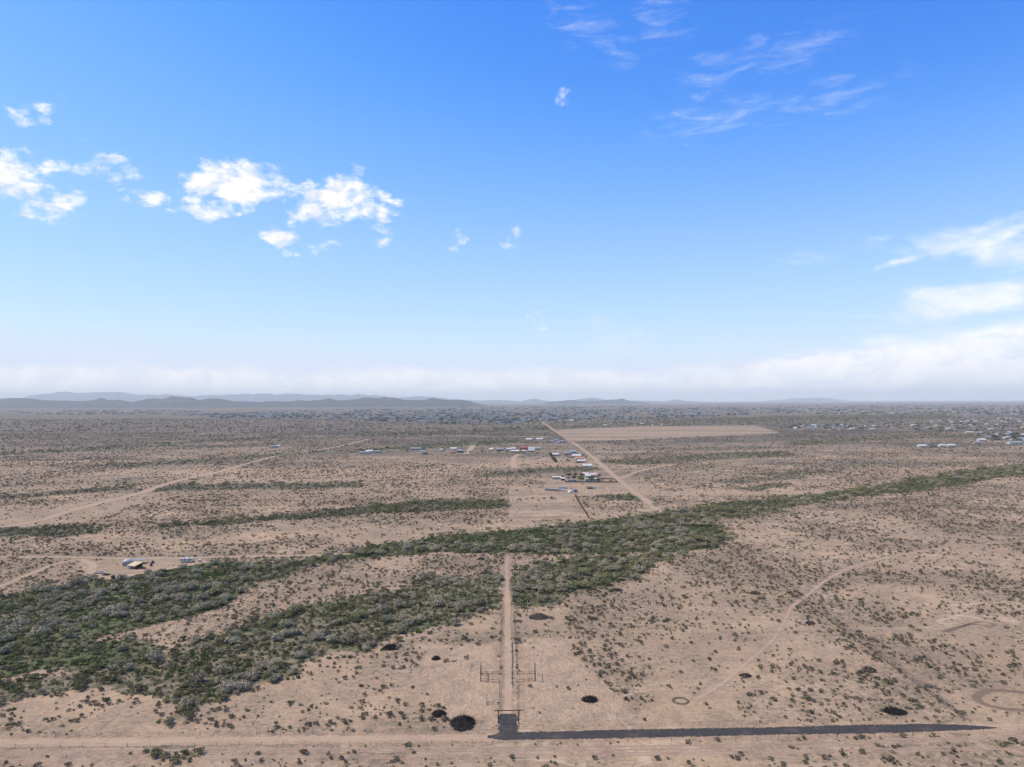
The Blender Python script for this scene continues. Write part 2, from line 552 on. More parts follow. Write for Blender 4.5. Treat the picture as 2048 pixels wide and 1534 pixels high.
ROADS = [   # name, centre line in the photograph, width in metres, material key, height
    ("dirt_road", [(-70, 1487), (300, 1483), (700, 1479), (1000, 1475), (1400, 1467), (1800, 1458), (1990, 1456), (2120, 1450)], 9.0, "road", 0.040),
    ("verge_track", [(-70, 1507), (300, 1503), (700, 1500), (1100, 1498), (1500, 1492), (1800, 1483), (2120, 1470)], 5.0, "rut", 0.032),
    ("verge_track", [(-70, 1523), (500, 1516), (1100, 1510), (1600, 1503), (2120, 1494)], 3.2, "rut", 0.036),
    ("lane", [(1016, 1460), (1016, 1400), (1016, 1300), (1015, 1240), (1015, 1205), (1014, 1178)], 4.7, "road", 0.050),
    ("lane_crossing", [(1014, 1182), (1014, 1150), (1014, 1128), (1016, 1112)], 4.6, "faint", 0.046),
    ("diagonal_track", [(1390, 1400), (1440, 1370), (1500, 1320), (1545, 1280), (1570, 1240), (1585, 1212), (1612, 1193), (1650, 1162), (1700, 1136), (1760, 1119),
                        (1850, 1101), (1950, 1089), (2110, 1082)], 3.6, "faint", 0.036),
    ("loop_track", [(2130, 1394), (2060, 1387), (2010, 1381), (1975, 1382), (1955, 1391), (1956, 1401), (1980, 1412), (2020, 1419), (2080, 1421), (2130, 1420)], 4.0, "wet", 0.040),
    ("loop_track", [(1885, 1264), (1900, 1258), (1930, 1250), (1955, 1244), (1978, 1245), (1988, 1250), (1972, 1253), (1950, 1248), (1925, 1254), (1895, 1264)], 2.2, "wet", 0.040),
    ("homestead_road", [(-70, 1115), (100, 1114), (300, 1117), (450, 1114), (600, 1111), (700, 1108)], 6.0, "road", 0.044),
    ("homestead_road", [(-70, 1200), (0, 1173), (60, 1148), (120, 1126), (170, 1117)], 5.0, "road", 0.036),
    ("homestead_road", [(165, 1119), (187, 1130), (182, 1142), (200, 1153), (228, 1156), (265, 1150), (330, 1138), (400, 1126)], 9.0, "road", 0.040),
    ("desert_road", [(-70, 1064), (60, 1045), (140, 1022), (220, 1001), (280, 986), (330, 969), (400, 951), (440, 943), (500, 926), (570, 909), (640, 900), (690, 890), (740, 878)],
     13.0, "road", 0.05),
    ("county_road", [(1318, 1026), (1302, 1008), (1270, 985), (1245, 965), (1215, 940), (1190, 918), (1160, 895), (1130, 875), (1105, 858), (1085, 845), (1062, 832)], 13.0, "road", 0.07),
    ("side_road", [(1005, 994), (1100, 993), (1200, 989), (1268, 984)], 9.0, "road", 0.05),
    ("side_road", [(1268, 984), (1330, 985), (1450, 986), (1650, 987)], 9.0, "road", 0.055),
    ("side_road", [(1240, 958), (1270, 945), (1300, 937), (1345, 929)], 11.0, "road", 0.05),
    ("side_road", [(1030, 936), (1027, 925), (1029, 914), (1040, 908)], 16.0, "road", 0.05),
    ("side_road", [(948, 884), (944, 894), (932, 908)], 18.0, "road", 0.05),
    ("side_road", [(1640, 1160), (1560, 1130), (1480, 1108)], 3.0, "rut", 0.03),
]


def smooth_line(pts, step=4.0):
    """Catmull-Rom through world points, resampled"""
    P = [Vector(p) for p in pts]
    P = [P[0] * 2 - P[1]] + P + [P[-1] * 2 - P[-2]]
    res = []
    for i in range(1, len(P) - 2):
        p0, p1, p2, p3 = P[i - 1], P[i], P[i + 1], P[i + 2]
        n = max(2, min(60, int((p2 - p1).length / step)))
        # centripetal-ish: limit the tangents so uneven spacing cannot overshoot
        L = (p2 - p1).length
        m1 = (p2 - p0)
        m2 = (p3 - p1)
        m1 = m1.normalized() * L if m1.length > 0 else m1
        m2 = m2.normalized() * L if m2.length > 0 else m2
        for k in range(n):
            t = k / n
            t2, t3 = t * t, t * t * t
            res.append(p1 * (2 * t3 - 3 * t2 + 1) + m1 * (t3 - 2 * t2 + t) + p2 * (-2 * t3 + 3 * t2) + m2 * (t3 - t2))
    res.append(P[-2])
    return res


ROAD_W = []
for nm, pix, wd, mk, z in ROADS:
    line = smooth_line([G(x, y) for x, y in pix])
    ROAD_W.append((nm, line, wd, mk, z))

# ------------------------------------------------------------------ ground
SOIL_A, SOIL_B, SOIL_C = (0.332, 0.222, 0.130), (0.440, 0.299, 0.178), (0.252, 0.173, 0.105)


def soil_colour(t, vec):
    """pinkish tan desert soil from several scales of noise; returns colour, fine noise"""
    n1 = t.noise(vec, 0.012, 5.0, 0.6, 0.4)
    n2 = t.noise(vec, 0.11, 5.0, 0.6, 0.3)
    n3 = t.noise(vec, 0.9, 4.0, 0.65)
    c = t.mix(t.smooth(n1, 0.32, 0.68), rgb(*SOIL_A), rgb(*SOIL_B))
    n0 = t.noise(t.mapping(vec, rot=(0, 0, 0.09), scale=(0.35, 1.0, 1.0)), 0.0055, 5.0, 0.6, 0.6)
    c = t.mix(t.smooth(n0, 0.48, 0.62, 0.0, 0.50), c, rgb(0.475, 0.312, 0.172))
    c = t.mix(t.smooth(n0, 0.46, 0.34, 0.0, 0.55), c, rgb(0.262, 0.183, 0.114))
    c = t.mix(t.smooth(n2, 0.42, 0.62, 0.0, 0.65), c, rgb(*SOIL_C))
    c = t.mix(t.smooth(n3, 0.44, 0.66, 0.0, 0.55), c, rgb(0.52, 0.375, 0.270))
    c = t.mix(t.smooth(n3, 0.46, 0.32, 0.0, 0.45), c, rgb(0.215, 0.155, 0.112))
    return c, n3


m_ground, t, b, o = material("desert_soil")
geo = t.n('ShaderNodeNewGeometry')
pos = geo.outputs['Position']
c, nf = soil_colour(t, pos)
sp = t.n('ShaderNodeSeparateXYZ')
t.link(pos, sp.inputs[0])
# plains too far away to tell the bushes apart: grey-olive scrub cover in drawn-out patches that follow the washes
far = t.smooth(sp.outputs[1], 700.0, 2300.0)
pv = t.mapping(pos, rot=(0, 0, math.radians(5)), scale=(0.30, 1.0, 1.0))
s1 = t.noise(pv, 0.0065, 6.0, 0.62, 0.5)
s2 = t.noise(pv, 0.045, 5.0, 0.65, 0.3)
s3 = t.noise(pos, 0.16, 4.0, 0.7)
cover = t.math('ADD', t.math('MULTIPLY', s1, 0.50), t.math('ADD', t.math('MULTIPLY', s2, 0.32), t.math('MULTIPLY', s3, 0.22)))
cover = t.smooth(cover, t.lin(far, 0, 1, 0.49, 0.36), t.lin(far, 0, 1, 0.65, 0.56))
s4 = t.noise(t.mapping(pos, rot=(0, 0, math.radians(4)), scale=(0.10, 1.0, 1.0)), 0.013, 6.0, 0.66, 0.4)
cover = t.math('MAXIMUM', cover, t.math('MULTIPLY', t.smooth(s4, 0.47, 0.60), t.smooth(sp.outputs[1], 1500.0, 2600.0)))
near_amt = t.smooth(sp.outputs[1], 380.0, 1100.0, 0.12, 0.74)
scrub = t.mix(t.smooth(s2, 0.35, 0.65), rgb(0.058, 0.055, 0.041), rgb(0.132, 0.110, 0.082))
c = t.mix(t.math('MULTIPLY', cover, t.math('ADD', near_amt, t.math('MULTIPLY', far, 0.30))), c, scrub)
# fine litter and low dead grass
lit = t.noise(pos, 0.42, 6.0, 0.74)
lpatch = t.smooth(t.noise(pos, 0.028, 4.0, 0.55), 0.36, 0.62)
lmask = t.math('MULTIPLY', t.smooth(lit, 0.47, 0.62), t.lin(lpatch, 0, 1, 0.12, 0.85))
c = t.mix(lmask, c, rgb(0.150, 0.118, 0.078))
# thin pale rills and animal trails
rill = t.math('ABSOLUTE', t.math('SUBTRACT', t.noise(t.mapping(pos, rot=(0, 0, 0.5), scale=(0.6, 1.0, 1.0)), 0.016, 4.0, 0.55, 1.4), 0.5))
c = t.mix(t.math('MULTIPLY', t.smooth(rill, 0.016, 0.002, 0.0, 0.75), t.smooth(t.noise(pos, 0.006, 2.0, 0.5), 0.42, 0.58)), c, rgb(0.52, 0.375, 0.255))
c = t.mix(t.math('MULTIPLY', lpatch, 0.22), c, rgb(0.205, 0.160, 0.118))
t.link(c, b.inputs['Base Color'])
b.inputs['Roughness'].default_value = 0.95
b.inputs['Specular IOR Level'].default_value = 0.1
bm_ = t.n('ShaderNodeBump')
bm_.inputs['Strength'].default_value = 0.35
bm_.inputs['Distance'].default_value = 0.25
t.link(t.noise(pos, 0.5, 6.0, 0.6), bm_.inputs['Height'])
t.link(bm_.outputs[0], b.inputs['Normal'])

ax = [0.0]
step = 40.0
while ax[-1] < 62000:
    ax.append(ax[-1] + step)
    if ax[-1] > 600:
        step *= 1.22
ax[-1] = 62000.0
gx = np.array([-q for q in ax[:0:-1]] + ax)
gy = np.array([q for q in gx if q > -3000])
X, Y = np.meshgrid(gx, gy)
vs = np.stack([X.ravel(), Y.ravel(), np.zeros(X.size)], 1)
nx = len(gx)
fs = [(j * nx + i, j * nx + i + 1, (j + 1) * nx + i + 1, (j + 1) * nx + i) for j in range(len(gy) - 1) for i in range(nx - 1)]
ground = obj("ground", mesh("ground", vs, fs, [m_ground]))
tag(ground, "pinkish tan desert floor dotted with scrub, reaching to the horizon", "ground", kind="structure")


# ------------------------------------------------------------------ roads and tracks as thin sheets with ragged edges
def road_material(name, kind):
    m, t, b, o = material(name)
    geo = t.n('ShaderNodeNewGeometry')
    pos = geo.outputs['Position']
    uv = t.n('ShaderNodeUVMap', uv_map='UVMap')
    su = t.n('ShaderNodeSeparateXYZ')
    t.link(uv.outputs[0], su.inputs[0])
    au = t.math('ABSOLUTE', su.outputs[0])
    c, n3 = soil_colour(t, pos)
    streak = t.noise(t.mapping(uv.outputs[0], scale=(7.0, 0.05, 1.0)), 1.0, 5.0, 0.6, 0.2)
    if kind == 'road':
        c = t.mix(0.45, c, rgb(0.41, 0.280, 0.178))
        c = t.mix(t.smooth(streak, 0.45, 0.7, 0.0, 0.50), c, rgb(0.50, 0.355, 0.240))
        c = t.mix(t.smooth(streak, 0.45, 0.28, 0.0, 0.45), c, rgb(0.30, 0.20, 0.145))
        edge = t.math('ADD', au, t.math('MULTIPLY', t.math('SUBTRACT', t.noise(pos, 0.35, 6.0, 0.7), 0.5), 1.5))
        alpha = t.smooth(edge, 1.05, 0.45, 0.0, 0.92)
    elif kind == 'rut':
        # two narrow wheel ruts
        rut = t.math('ABSOLUTE', t.math('SUBTRACT', au, 0.45))
        c = t.mix(t.smooth(rut, 0.30, 0.05, 0.0, 0.8), c, rgb(0.27, 0.180, 0.132))
        c = t.mix(t.smooth(streak, 0.5, 0.7, 0.0, 0.5), c, rgb(0.52, 0.39, 0.30))
        edge = t.math('ADD', t.math('ADD', rut, 0.42), t.math('MULTIPLY', t.math('SUBTRACT', t.noise(pos, 0.16, 5.0, 0.65), 0.5), 1.5))
        alpha = t.smooth(edge, 0.92, 0.5, 0.0, 0.9)
    elif kind == 'faint':
        c = t.mix(0.5, c, rgb(0.46, 0.318, 0.222))
        rut = t.math('ABSOLUTE', t.math('SUBTRACT', au, 0.42))
        c = t.mix(t.smooth(rut, 0.22, 0.04, 0.0, 0.5), c, rgb(0.27, 0.182, 0.130))
        edge = t.math('ADD', au, t.math('MULTIPLY', t.math('SUBTRACT', t.noise(pos, 0.22, 5.0, 0.65), 0.5), 1.9))
        alpha = t.smooth(edge, 1.0, 0.40, 0.0, 0.80)
    elif kind == 'wet':
        c = t.mix(0.88, c, rgb(0.165, 0.110, 0.075))
        edge = t.math('ADD', au, t.math('MULTIPLY', t.math('SUBTRACT', t.noise(pos, 0.4, 5.0, 0.65), 0.5), 1.0))
        alpha = t.smooth(edge, 1.0, 0.50, 0.0, 0.95)
    else:   # dark asphalt millings
        g1 = t.noise(pos, 1.6, 6.0, 0.7)
        c = t.mix(t.smooth(g1, 0.35, 0.68), rgb(0.030, 0.027, 0.024), rgb(0.074, 0.066, 0.060))
        c = t.mix(t.smooth(streak, 0.55, 0.72, 0.0, 0.7), c, rgb(0.100, 0.085, 0.070))
        c = t.mix(t.smooth(t.noise(pos, 0.12, 5.0, 0.7), 0.50, 0.72, 0.0, 0.55), c, rgb(0.150, 0.112, 0.080))
        edge = t.math('ADD', au, t.math('MULTIPLY', t.math('SUBTRACT', t.noise(pos, 0.5, 6.0, 0.7), 0.5), 1.0))
        alpha = t.smooth(edge, 1.0, 0.66, 0.0, 0.97)
    t.link(c, b.inputs['Base Color'])
    tr = t.n('ShaderNodeBsdfTransparent')
    mx = t.n('ShaderNodeMixShader')
    t.link(t.grains(alpha, pos), mx.inputs[0])
    t.link(tr.outputs[0], mx.inputs[1])
    t.link(b.outputs[0], mx.inputs[2])
    t.link(mx.outputs[0], o.inputs['Surface'])
    return m


RM = {k: road_material("track_" + k, k) for k in ("road", "rut", "faint", "wet", "millings")}


def ribbon(name, line, width, mat, z, taper=None):
    n = len(line)
    across = [-1.0, -0.6, 0.0, 0.6, 1.0]
    vs, uvs = [], []
    s = 0.0
    for i, p in enumerate(line):
        a, c_ = line[max(0, i - 1)], line[min(n - 1, i + 1)]
        d = (c_ - a)
        d.z = 0
        d = d.normalized() if d.length > 1e-6 else Vector((1, 0, 0))
        nrm = Vector((-d.y, d.x, 0))
        if i:
            s += (p - line[i - 1]).length
        wv = width * 0.5 * (0.92 + 0.25 * (vnoise(np.array([s / 23.0]), np.array([width]))[0] - 0.5))
        if taper:
            wv *= taper(i / (n - 1))
        for u in across:
            q = p + nrm * (u * wv)
            vs.append((q.x, q.y, z))
            uvs.append((u, s))
    k = len(across)
    fs = []
    for i in range(n - 1):
        for j in range(k - 1):
            fs.append((i * k + j + 1, i * k + j, (i + 1) * k + j, (i + 1) * k + j + 1))
    me = mesh(name, vs, fs, [mat])
    uvl = me.uv_layers.new(name="UVMap")
    li = np.zeros(len(me.loops), int)
    me.loops.foreach_get('vertex_index', li)
    uvl.data.foreach_set('uv', np.array(uvs)[li].ravel())
    return obj(name, me)


road_words = {
    "dirt_road": "graded dirt road along the front of the fenced lots",
    "lane_crossing": "faint track carrying the lane on through the wash",
    "lane": "straight pale dirt lane running up the middle of the lots",
    "diagonal_track": "narrow dirt track cutting diagonally across the right lot",
    "desert_road": "pale dirt road winding across the plain at the left",
    "county_road": "wide dirt road running straight away past the houses",
}
cnt = {}
for nm, line, wd, mk, z in ROAD_W:
    r = ribbon(nm, line, wd, RM[mk], z)
    cnt[nm] = cnt.get(nm, 0) + 1
    base = road_words.get(nm) or {
        "verge_track": ["wheel ruts on the verge nearest the fence", "wheel ruts along the bottom edge of the picture"],
        "loop_track": ["large dark loop of tyre tracks at the right edge", "small dark loop of tyre tracks in the right scrub"],
        "homestead_road": ["dirt road passing behind the homestead", "dirt track slanting down left of the homestead", "bare drive looping round the homestead yard"],
        "side_road": ["dirt road in front of the middle compound", "dirt road running right from the junction", "dirt road forking off right of the wide road",
                      "bare driveway below the red roofed cluster", "bare driveway between the far left houses", "faint track behind the right lot corner"],
    }[nm][cnt[nm] - 1]
    tag(r, base, "track" if ("track" in nm or "crossing" in nm) else "road", kind="structure")

# dark millings laid on the front road and on the gate apron
mill = smooth_line([G(x, y) for x, y in [(975, 1474), (1010, 1473), (1200, 1469), (1400, 1465), (1600, 1461), (1800, 1457), (1900, 1455), (1995, 1456)]])
o_ = ribbon("millings_road", mill, 7.4, RM["millings"], 0.075, taper=lambda u: min(1.0, 0.30 + u * 14) * (1.0 if u < 0.80 else max(0.10, (1 - ((u - 0.80) / 0.20) ** 2) ** 0.6)))
tag(o_, "strip of dark asphalt millings laid along the front road", "road", kind="structure")
apr = smooth_line([G(x, y) for x, y in [(1016, 1468), (1016, 1450), (1016, 1428)]], 2.0)
o_ = ribbon("driveway_apron", apr, 8.2, RM["millings"], 0.090, taper=lambda u: 1.0 if u < 0.75 else 1 - (u - 0.75) * 0.6)
tag(o_, "dark millings apron under the entrance gate", "driveway", kind="structure")

# graded field in the distance
m_field, t, b, o = material("graded_earth")
geo = t.n('ShaderNodeNewGeometry')
rows = t.noise(t.mapping(geo.outputs['Position'], rot=(0, 0, math.radians(24)), scale=(0.16, 1.0, 1.0)), 0.010, 3.0, 0.5)
fine = t.noise(geo.outputs['Position'], 0.05, 4.0, 0.6)
c = t.mix(t.smooth(rows, 0.38, 0.62), rgb(0.27, 0.186, 0.115), rgb(0.40, 0.275, 0.168))
c = t.mix(t.smooth(fine, 0.42, 0.62, 0, 0.6), c, rgb(0.18, 0.135, 0.095))
t.link(c, b.inputs['Base Color'])
fp = [G(x, y) for x, y in [(1112, 859), (1300, 853), (1510, 851), (1565, 866), (1350, 876), (1136, 884)]]
fo = obj("graded_field", mesh("graded_field", [(p.x, p.y, 0.10) for p in fp], [tuple(range(len(fp)))[::-1]], [m_field]))
if fo.data.polygons[0].normal.z < 0:
    fo.data.flip_normals()
tag(fo, "large graded tan field beside the far dirt road", "field", kind="structure")
fp = [G(x, y) for x, y in [(1017, 996), (1150, 994.5), (1176, 1036), (1017, 1036)]]
fo = obj("fenced_field", mesh("fenced_field", [(p.x, p.y, 0.03) for p in fp], [tuple(range(len(fp)))[::-1]], [m_field]))
if fo.data.polygons[0].normal.z < 0:
    fo.data.flip_normals()
tag(fo, "pale bare fenced field just beyond the green wash", "field", kind="structure")

# ground scraped bare by a machine on both sides of the lane
m_scr, t, b, o = material("scraped_earth")
geo = t.n('ShaderNodeNewGeometry')
pos = geo.outputs['Position']
at = t.n('ShaderNodeAttribute', attribute_name='cover')
c, _n = soil_colour(t, pos)
q1 = t.noise(t.mapping(pos, rot=(0, 0, math.radians(25)), scale=(1.2, 0.35, 1.0)), 0.8, 6.0, 0.7, 1.6)
q2 = t.noise(t.mapping(pos, rot=(0, 0, math.radians(-35)), scale=(1.2, 0.30, 1.0)), 0.7, 6.0, 0.7, 2.0)
c = t.mix(t.smooth(q1, 0.46, 0.62, 0.0, 0.55), c, rgb(0.155, 0.118, 0.078))
c = t.mix(t.smooth(q2, 0.50, 0.66, 0.0, 0.45), c, rgb(0.560, 0.415, 0.295))
t.link(c, b.inputs['Base Color'])
tr = t.n('ShaderNodeBsdfTransparent')
mx = t.n('ShaderNodeMixShader')
t.link(t.grains(t.smooth(t.math('ADD', at.outputs['Fac'], t.math('MULTIPLY', t.math('SUBTRACT', t.noise(pos, 0.12, 5.0, 0.6), 0.5), 1.0)), 0.35, 0.75, 0.0, 0.9), pos), mx.inputs[0])
t.link(tr.outputs[0], mx.inputs[1])
t.link(b.outputs[0], mx.inputs[2])
t.link(mx.outputs[0], o.inputs['Surface'])
for ci, wds in ((0, "bare scraped ground right of the lane"), (1, "bare scraped ground left of the lane")):
    poly = CLEAR_W[ci][0]
    A = np.array(poly)
    xs = np.arange(A[:, 0].min() - 10, A[:, 0].max() + 10, 2.5)
    ys = np.arange(A[:, 1].min() - 10, A[:, 1].max() + 10, 2.5)
    X, Y = np.meshgrid(xs, ys)
    M = in_poly(X, Y, poly).astype(float)
    for _ in range(5):
        P = np.pad(M, 1, mode='edge')
        M = (P[:-2, 1:-1] + P[2:, 1:-1] + P[1:-1, :-2] + P[1:-1, 2:] + P[1:-1, 1:-1]) / 5
    nx_ = len(xs)
    fs = [(j * nx_ + i, j * nx_ + i + 1, (j + 1) * nx_ + i + 1, (j + 1) * nx_ + i) for j in range(len(ys) - 1) for i in range(nx_ - 1) if M[j, i] > 0.01]
    me = mesh("scraped_ground", np.stack([X.ravel(), Y.ravel(), np.full(X.size, 0.026 + 0.004 * ci)], 1), fs, [m_scr])
    a = me.attributes.new('cover', 'FLOAT', 'POINT')
    a.data.foreach_set('value', M.ravel())
    tag(obj("scraped_ground", me), wds, "ground", kind="structure")

# ------------------------------------------------------------------ mountains
m_rock, t, b, o = material("mountain_rock")
geo = t.n('ShaderNodeNewGeometry')
rn = t.noise(geo.outputs['Position'], 0.004, 6.0, 0.65)
t.link(t.mix(t.smooth(rn, 0.35, 0.65), rgb(0.028, 0.027, 0.026), rgb(0.062, 0.056, 0.050)), b.inputs['Base Color'])


def range_mesh(name, depth, prof, thick, seed, rough=0.35, m_along=None):
    """mountain range: crest heights from the photograph's skyline, worn by ridged noise"""
    xs_p = np.array([p[0] for p in prof], float)
    ys_p = np.array([p[1] for p in prof], float)
    n = m_along or int((xs_p[-1] - xs_p[0]) / 1.6)
    px = np.linspace(xs_p[0], xs_p[-1], n)
    py = np.interp(px, xs_p, ys_p)
    # pixel -> world at this depth
    horizon = 801.5 + (px - 1024) * ROLL
    cx = (px - 1024) / FPX * depth
    crest = CAM_H + (horizon - py) / FPX * depth
    crest = crest * (1 + 0.30 * (fbm(cx + seed * 777.0, cx * 0, thick * 0.35, 5) - 0.5))
    crest = crest * (1 + 0.22 * (fbm(cx + seed * 77.0, cx * 0 + 5, thick * 0.09, 3) - 0.5))
    crest = np.maximum(crest, 0.0)
    K = 27
    vs = []
    rr = np.random.default_rng(seed)
    ox, oy = rr.random(2) * 200
    for k in range(K):
        u = k / (K - 1) * 2 - 1            # -1 near foot, 0 crest, 1 far foot
        fall = (1 - abs(u)) ** 1.25
        yv = depth + u * thick
        nz = 1 - np.abs(2 * fbm(cx / 1.0 + ox * 100, np.full(n, yv) + oy * 100, thick * 0.42, 5) - 1)
        nz2 = fbm(cx + 999 + ox, np.full(n, yv), thick * 0.10, 4)
        h = crest * fall * (1 - rough * abs(u) ** 0.5 * (1.4 - nz * 1.2)) + crest * rough * (nz2 - 0.5) * 0.5 * min(1, abs(u) * 3)
        # keep the crest line itself visible: extra spurs stay below it
        sl = np.minimum(h, crest * (1 if abs(u) < 0.05 else 0.98))
        sl = np.where(crest <= 1.0, -3.0, sl - 3.0 * abs(u))
        for i in range(n):
            vs.append((cx[i] * yv / depth, yv, sl[i]))
    fs = [(k * n + i, k * n + i + 1, (k + 1) * n + i + 1, (k + 1) * n + i) for k in range(K - 1) for i in range(n - 1)]
    return obj(name, mesh(name, vs, fs, [m_rock], smooth=False))


near_prof = [(-160, 806), (-60, 800), (0, 798), (35, 796), (60, 799), (110, 800), (160, 802), (190, 800), (203, 795), (215, 799), (240, 800), (262, 804), (285, 800),
             (305, 797), (325, 798), (336, 794), (345, 790.5), (356, 794), (380, 795), (400, 799), (420, 797), (436, 796), (455, 801), (500, 803), (540, 802), (570, 803), (600, 800),
             (615, 802), (640, 799), (655, 797), (668, 798), (690, 800), (715, 797), (735, 794), (752, 796), (770, 793.5), (790, 796), (810, 801), (850, 800), (866, 796), (880, 799),
             (900, 800), (920, 798), (935, 801), (955, 806), (975, 811), (990, 814)]
o_ = range_mesh("mountain", 15500.0, near_prof, 2100.0, 5)
tag(o_, "dark blue-grey range of rocky hills along the left horizon", "mountain", kind="structure")
o_ = range_mesh("mountain", 23000.0, [(1090, 806), (1110, 802), (1128, 801), (1145, 799), (1160, 802), (1180, 801), (1200, 802), (1215, 799), (1232, 800), (1245, 795.5), (1258, 800), (1275, 803), (1300, 806)],
                1900.0, 8)
tag(o_, "small hazy cone of a hill above the middle horizon", "mountain", kind="structure")
far_prof = [(-200, 800), (-60, 794), (0, 792), (40, 795), (60, 790), (90, 785), (130, 783.5), (170, 783), (210, 781), (250, 783.5), (290, 788), (330, 787), (370, 790), (400, 789), (450, 787),
            (520, 785), (600, 785.5), (650, 788), (720, 786), (800, 792), (860, 790), (900, 794), (960, 797), (1000, 795), (1040, 799), (1060, 794), (1072, 793), (1085, 797), (1110, 799),
            (1150, 796), (1175, 793), (1188, 791.5), (1205, 795), (1225, 799), (1270, 797), (1330, 799), (1350, 794.5), (1370, 798), (1420, 801), (1480, 803)]
far_prof = [(x, y + (2.0 if x < 860 else 3.5)) for x, y in far_prof]
o_ = range_mesh("mountain", 41000.0, far_prof, 5200.0, 12)
tag(o_, "pale distant range fading into haze behind the dark hills", "mountain", kind="structure")
o_ = range_mesh("mountain", 50000.0, [(1480, 805), (1520, 802), (1560, 799), (1600, 797), (1640, 795), (1660, 796.5), (1690, 800), (1740, 804)], 4500.0, 21)
tag(o_, "barely visible pale mountain above the right horizon", "mountain", kind="structure")

# ------------------------------------------------------------------ haze
HZ = bpy.data.materials.new("haze")
HZ.use_nodes = True
HZ.node_tree.nodes.clear()
t = NT(HZ.node_tree)
o = t.n('ShaderNodeOutputMaterial')
pvn = t.n('ShaderNodeVolumePrincipled')
pvn.inputs['Color'].default_value = (0.93, 0.985, 0.985, 1)
pvn.inputs['Density'].default_value = HAZE_DENSITY
pvn.inputs['Anisotropy'].default_value = 0.0
t.link(pvn.outputs[0], o.inputs['Volume'])
mb = MB()
mb.box(-64000, 64000, -3500, 64000, -6.0, 760.0)
hz = obj("haze", mb.mesh("haze", [HZ]))
tag(hz, "thin pale dust haze hanging over the whole plain", "haze", kind="stuff")


# ------------------------------------------------------------------ green cover on the floor of the washes
m_cover, t, b, o = material("wash_green")
geo = t.n('ShaderNodeNewGeometry')
pos = geo.outputs['Position']
at = t.n('ShaderNodeAttribute', attribute_name='cover')
gr = t.n('ShaderNodeAttribute', attribute_name='green')
g1 = t.noise(pos, 0.22, 6.0, 0.65)
g2 = t.noise(pos, 0.035, 4.0, 0.6, 0.4)
dry = t.mix(t.smooth(g1, 0.38, 0.62), rgb(0.074, 0.065, 0.034), rgb(0.225, 0.182, 0.108))
grn = t.mix(t.smooth(g1, 0.38, 0.62), rgb(0.034, 0.046, 0.014), rgb(0.112, 0.122, 0.042))
c = t.mix(t.smooth(t.math('ADD', g2, t.math('SUBTRACT', gr.outputs['Fac'], 0.5)), 0.48, 0.72), dry, grn)
t.link(c, b.inputs['Base Color'])
tr = t.n('ShaderNodeBsdfTransparent')
mx = t.n('ShaderNodeMixShader')
al = t.math('ADD', at.outputs['Fac'], t.math('MULTIPLY', t.math('SUBTRACT', t.noise(pos, 0.30, 6.0, 0.7), 0.5), 1.1))
t.link(t.grains(t.smooth(al, 0.34, 0.62, 0.0, 1.0), pos), mx.inputs[0])
t.link(tr.outputs[0], mx.inputs[1])
t.link(b.outputs[0], mx.inputs[2])
t.link(mx.outputs[0], o.inputs['Surface'])

GREEN = {"left_upper": 0.66, "left_grassy": 0.66, "left_olive": 0.40, "lot_wash": 0.48, "lane_grey": 0.35, "lot_upper": 0.50, "behind": 0.70, "right_arm": 0.62,
         "mid_band": 0.52, "mid_left": 0.50, "thin_c": 0.62, "thin_h": 0.62, "thin_k": 0.55, "road_side": 0.2}
GREEN_SPOTS = [(940, 1195, 26), (985, 1190, 22), (985, 1205, 16), (900, 1200, 22), (350, 1160, 28), (280, 1180, 26), (420, 1150, 26), (230, 1200, 22), (150, 1205, 18), (760, 1092, 30),
               (860, 1085, 30), (960, 1080, 30), (1080, 1072, 26), (80, 1325, 26), (20, 1240, 24), (170, 1320, 24), (420, 1310, 16), (1040, 1150, 14), (1560, 1012, 22),
               (1820, 975, 22), (1900, 960, 24), (1045, 1200, 12)]


def warp(x, y, amp, s):
    return x + (fbm(x + 300, y + 50, s) - 0.5) * amp, y + (fbm(x - 500, y + 900, s) - 0.5) * amp


def wash_warp(nm, x, y):
    k = 1.0 if min(p[1] for p in WASH_W[nm]) < 900 else 2.5
    return warp(x, y, 26 * k, 28 * k)


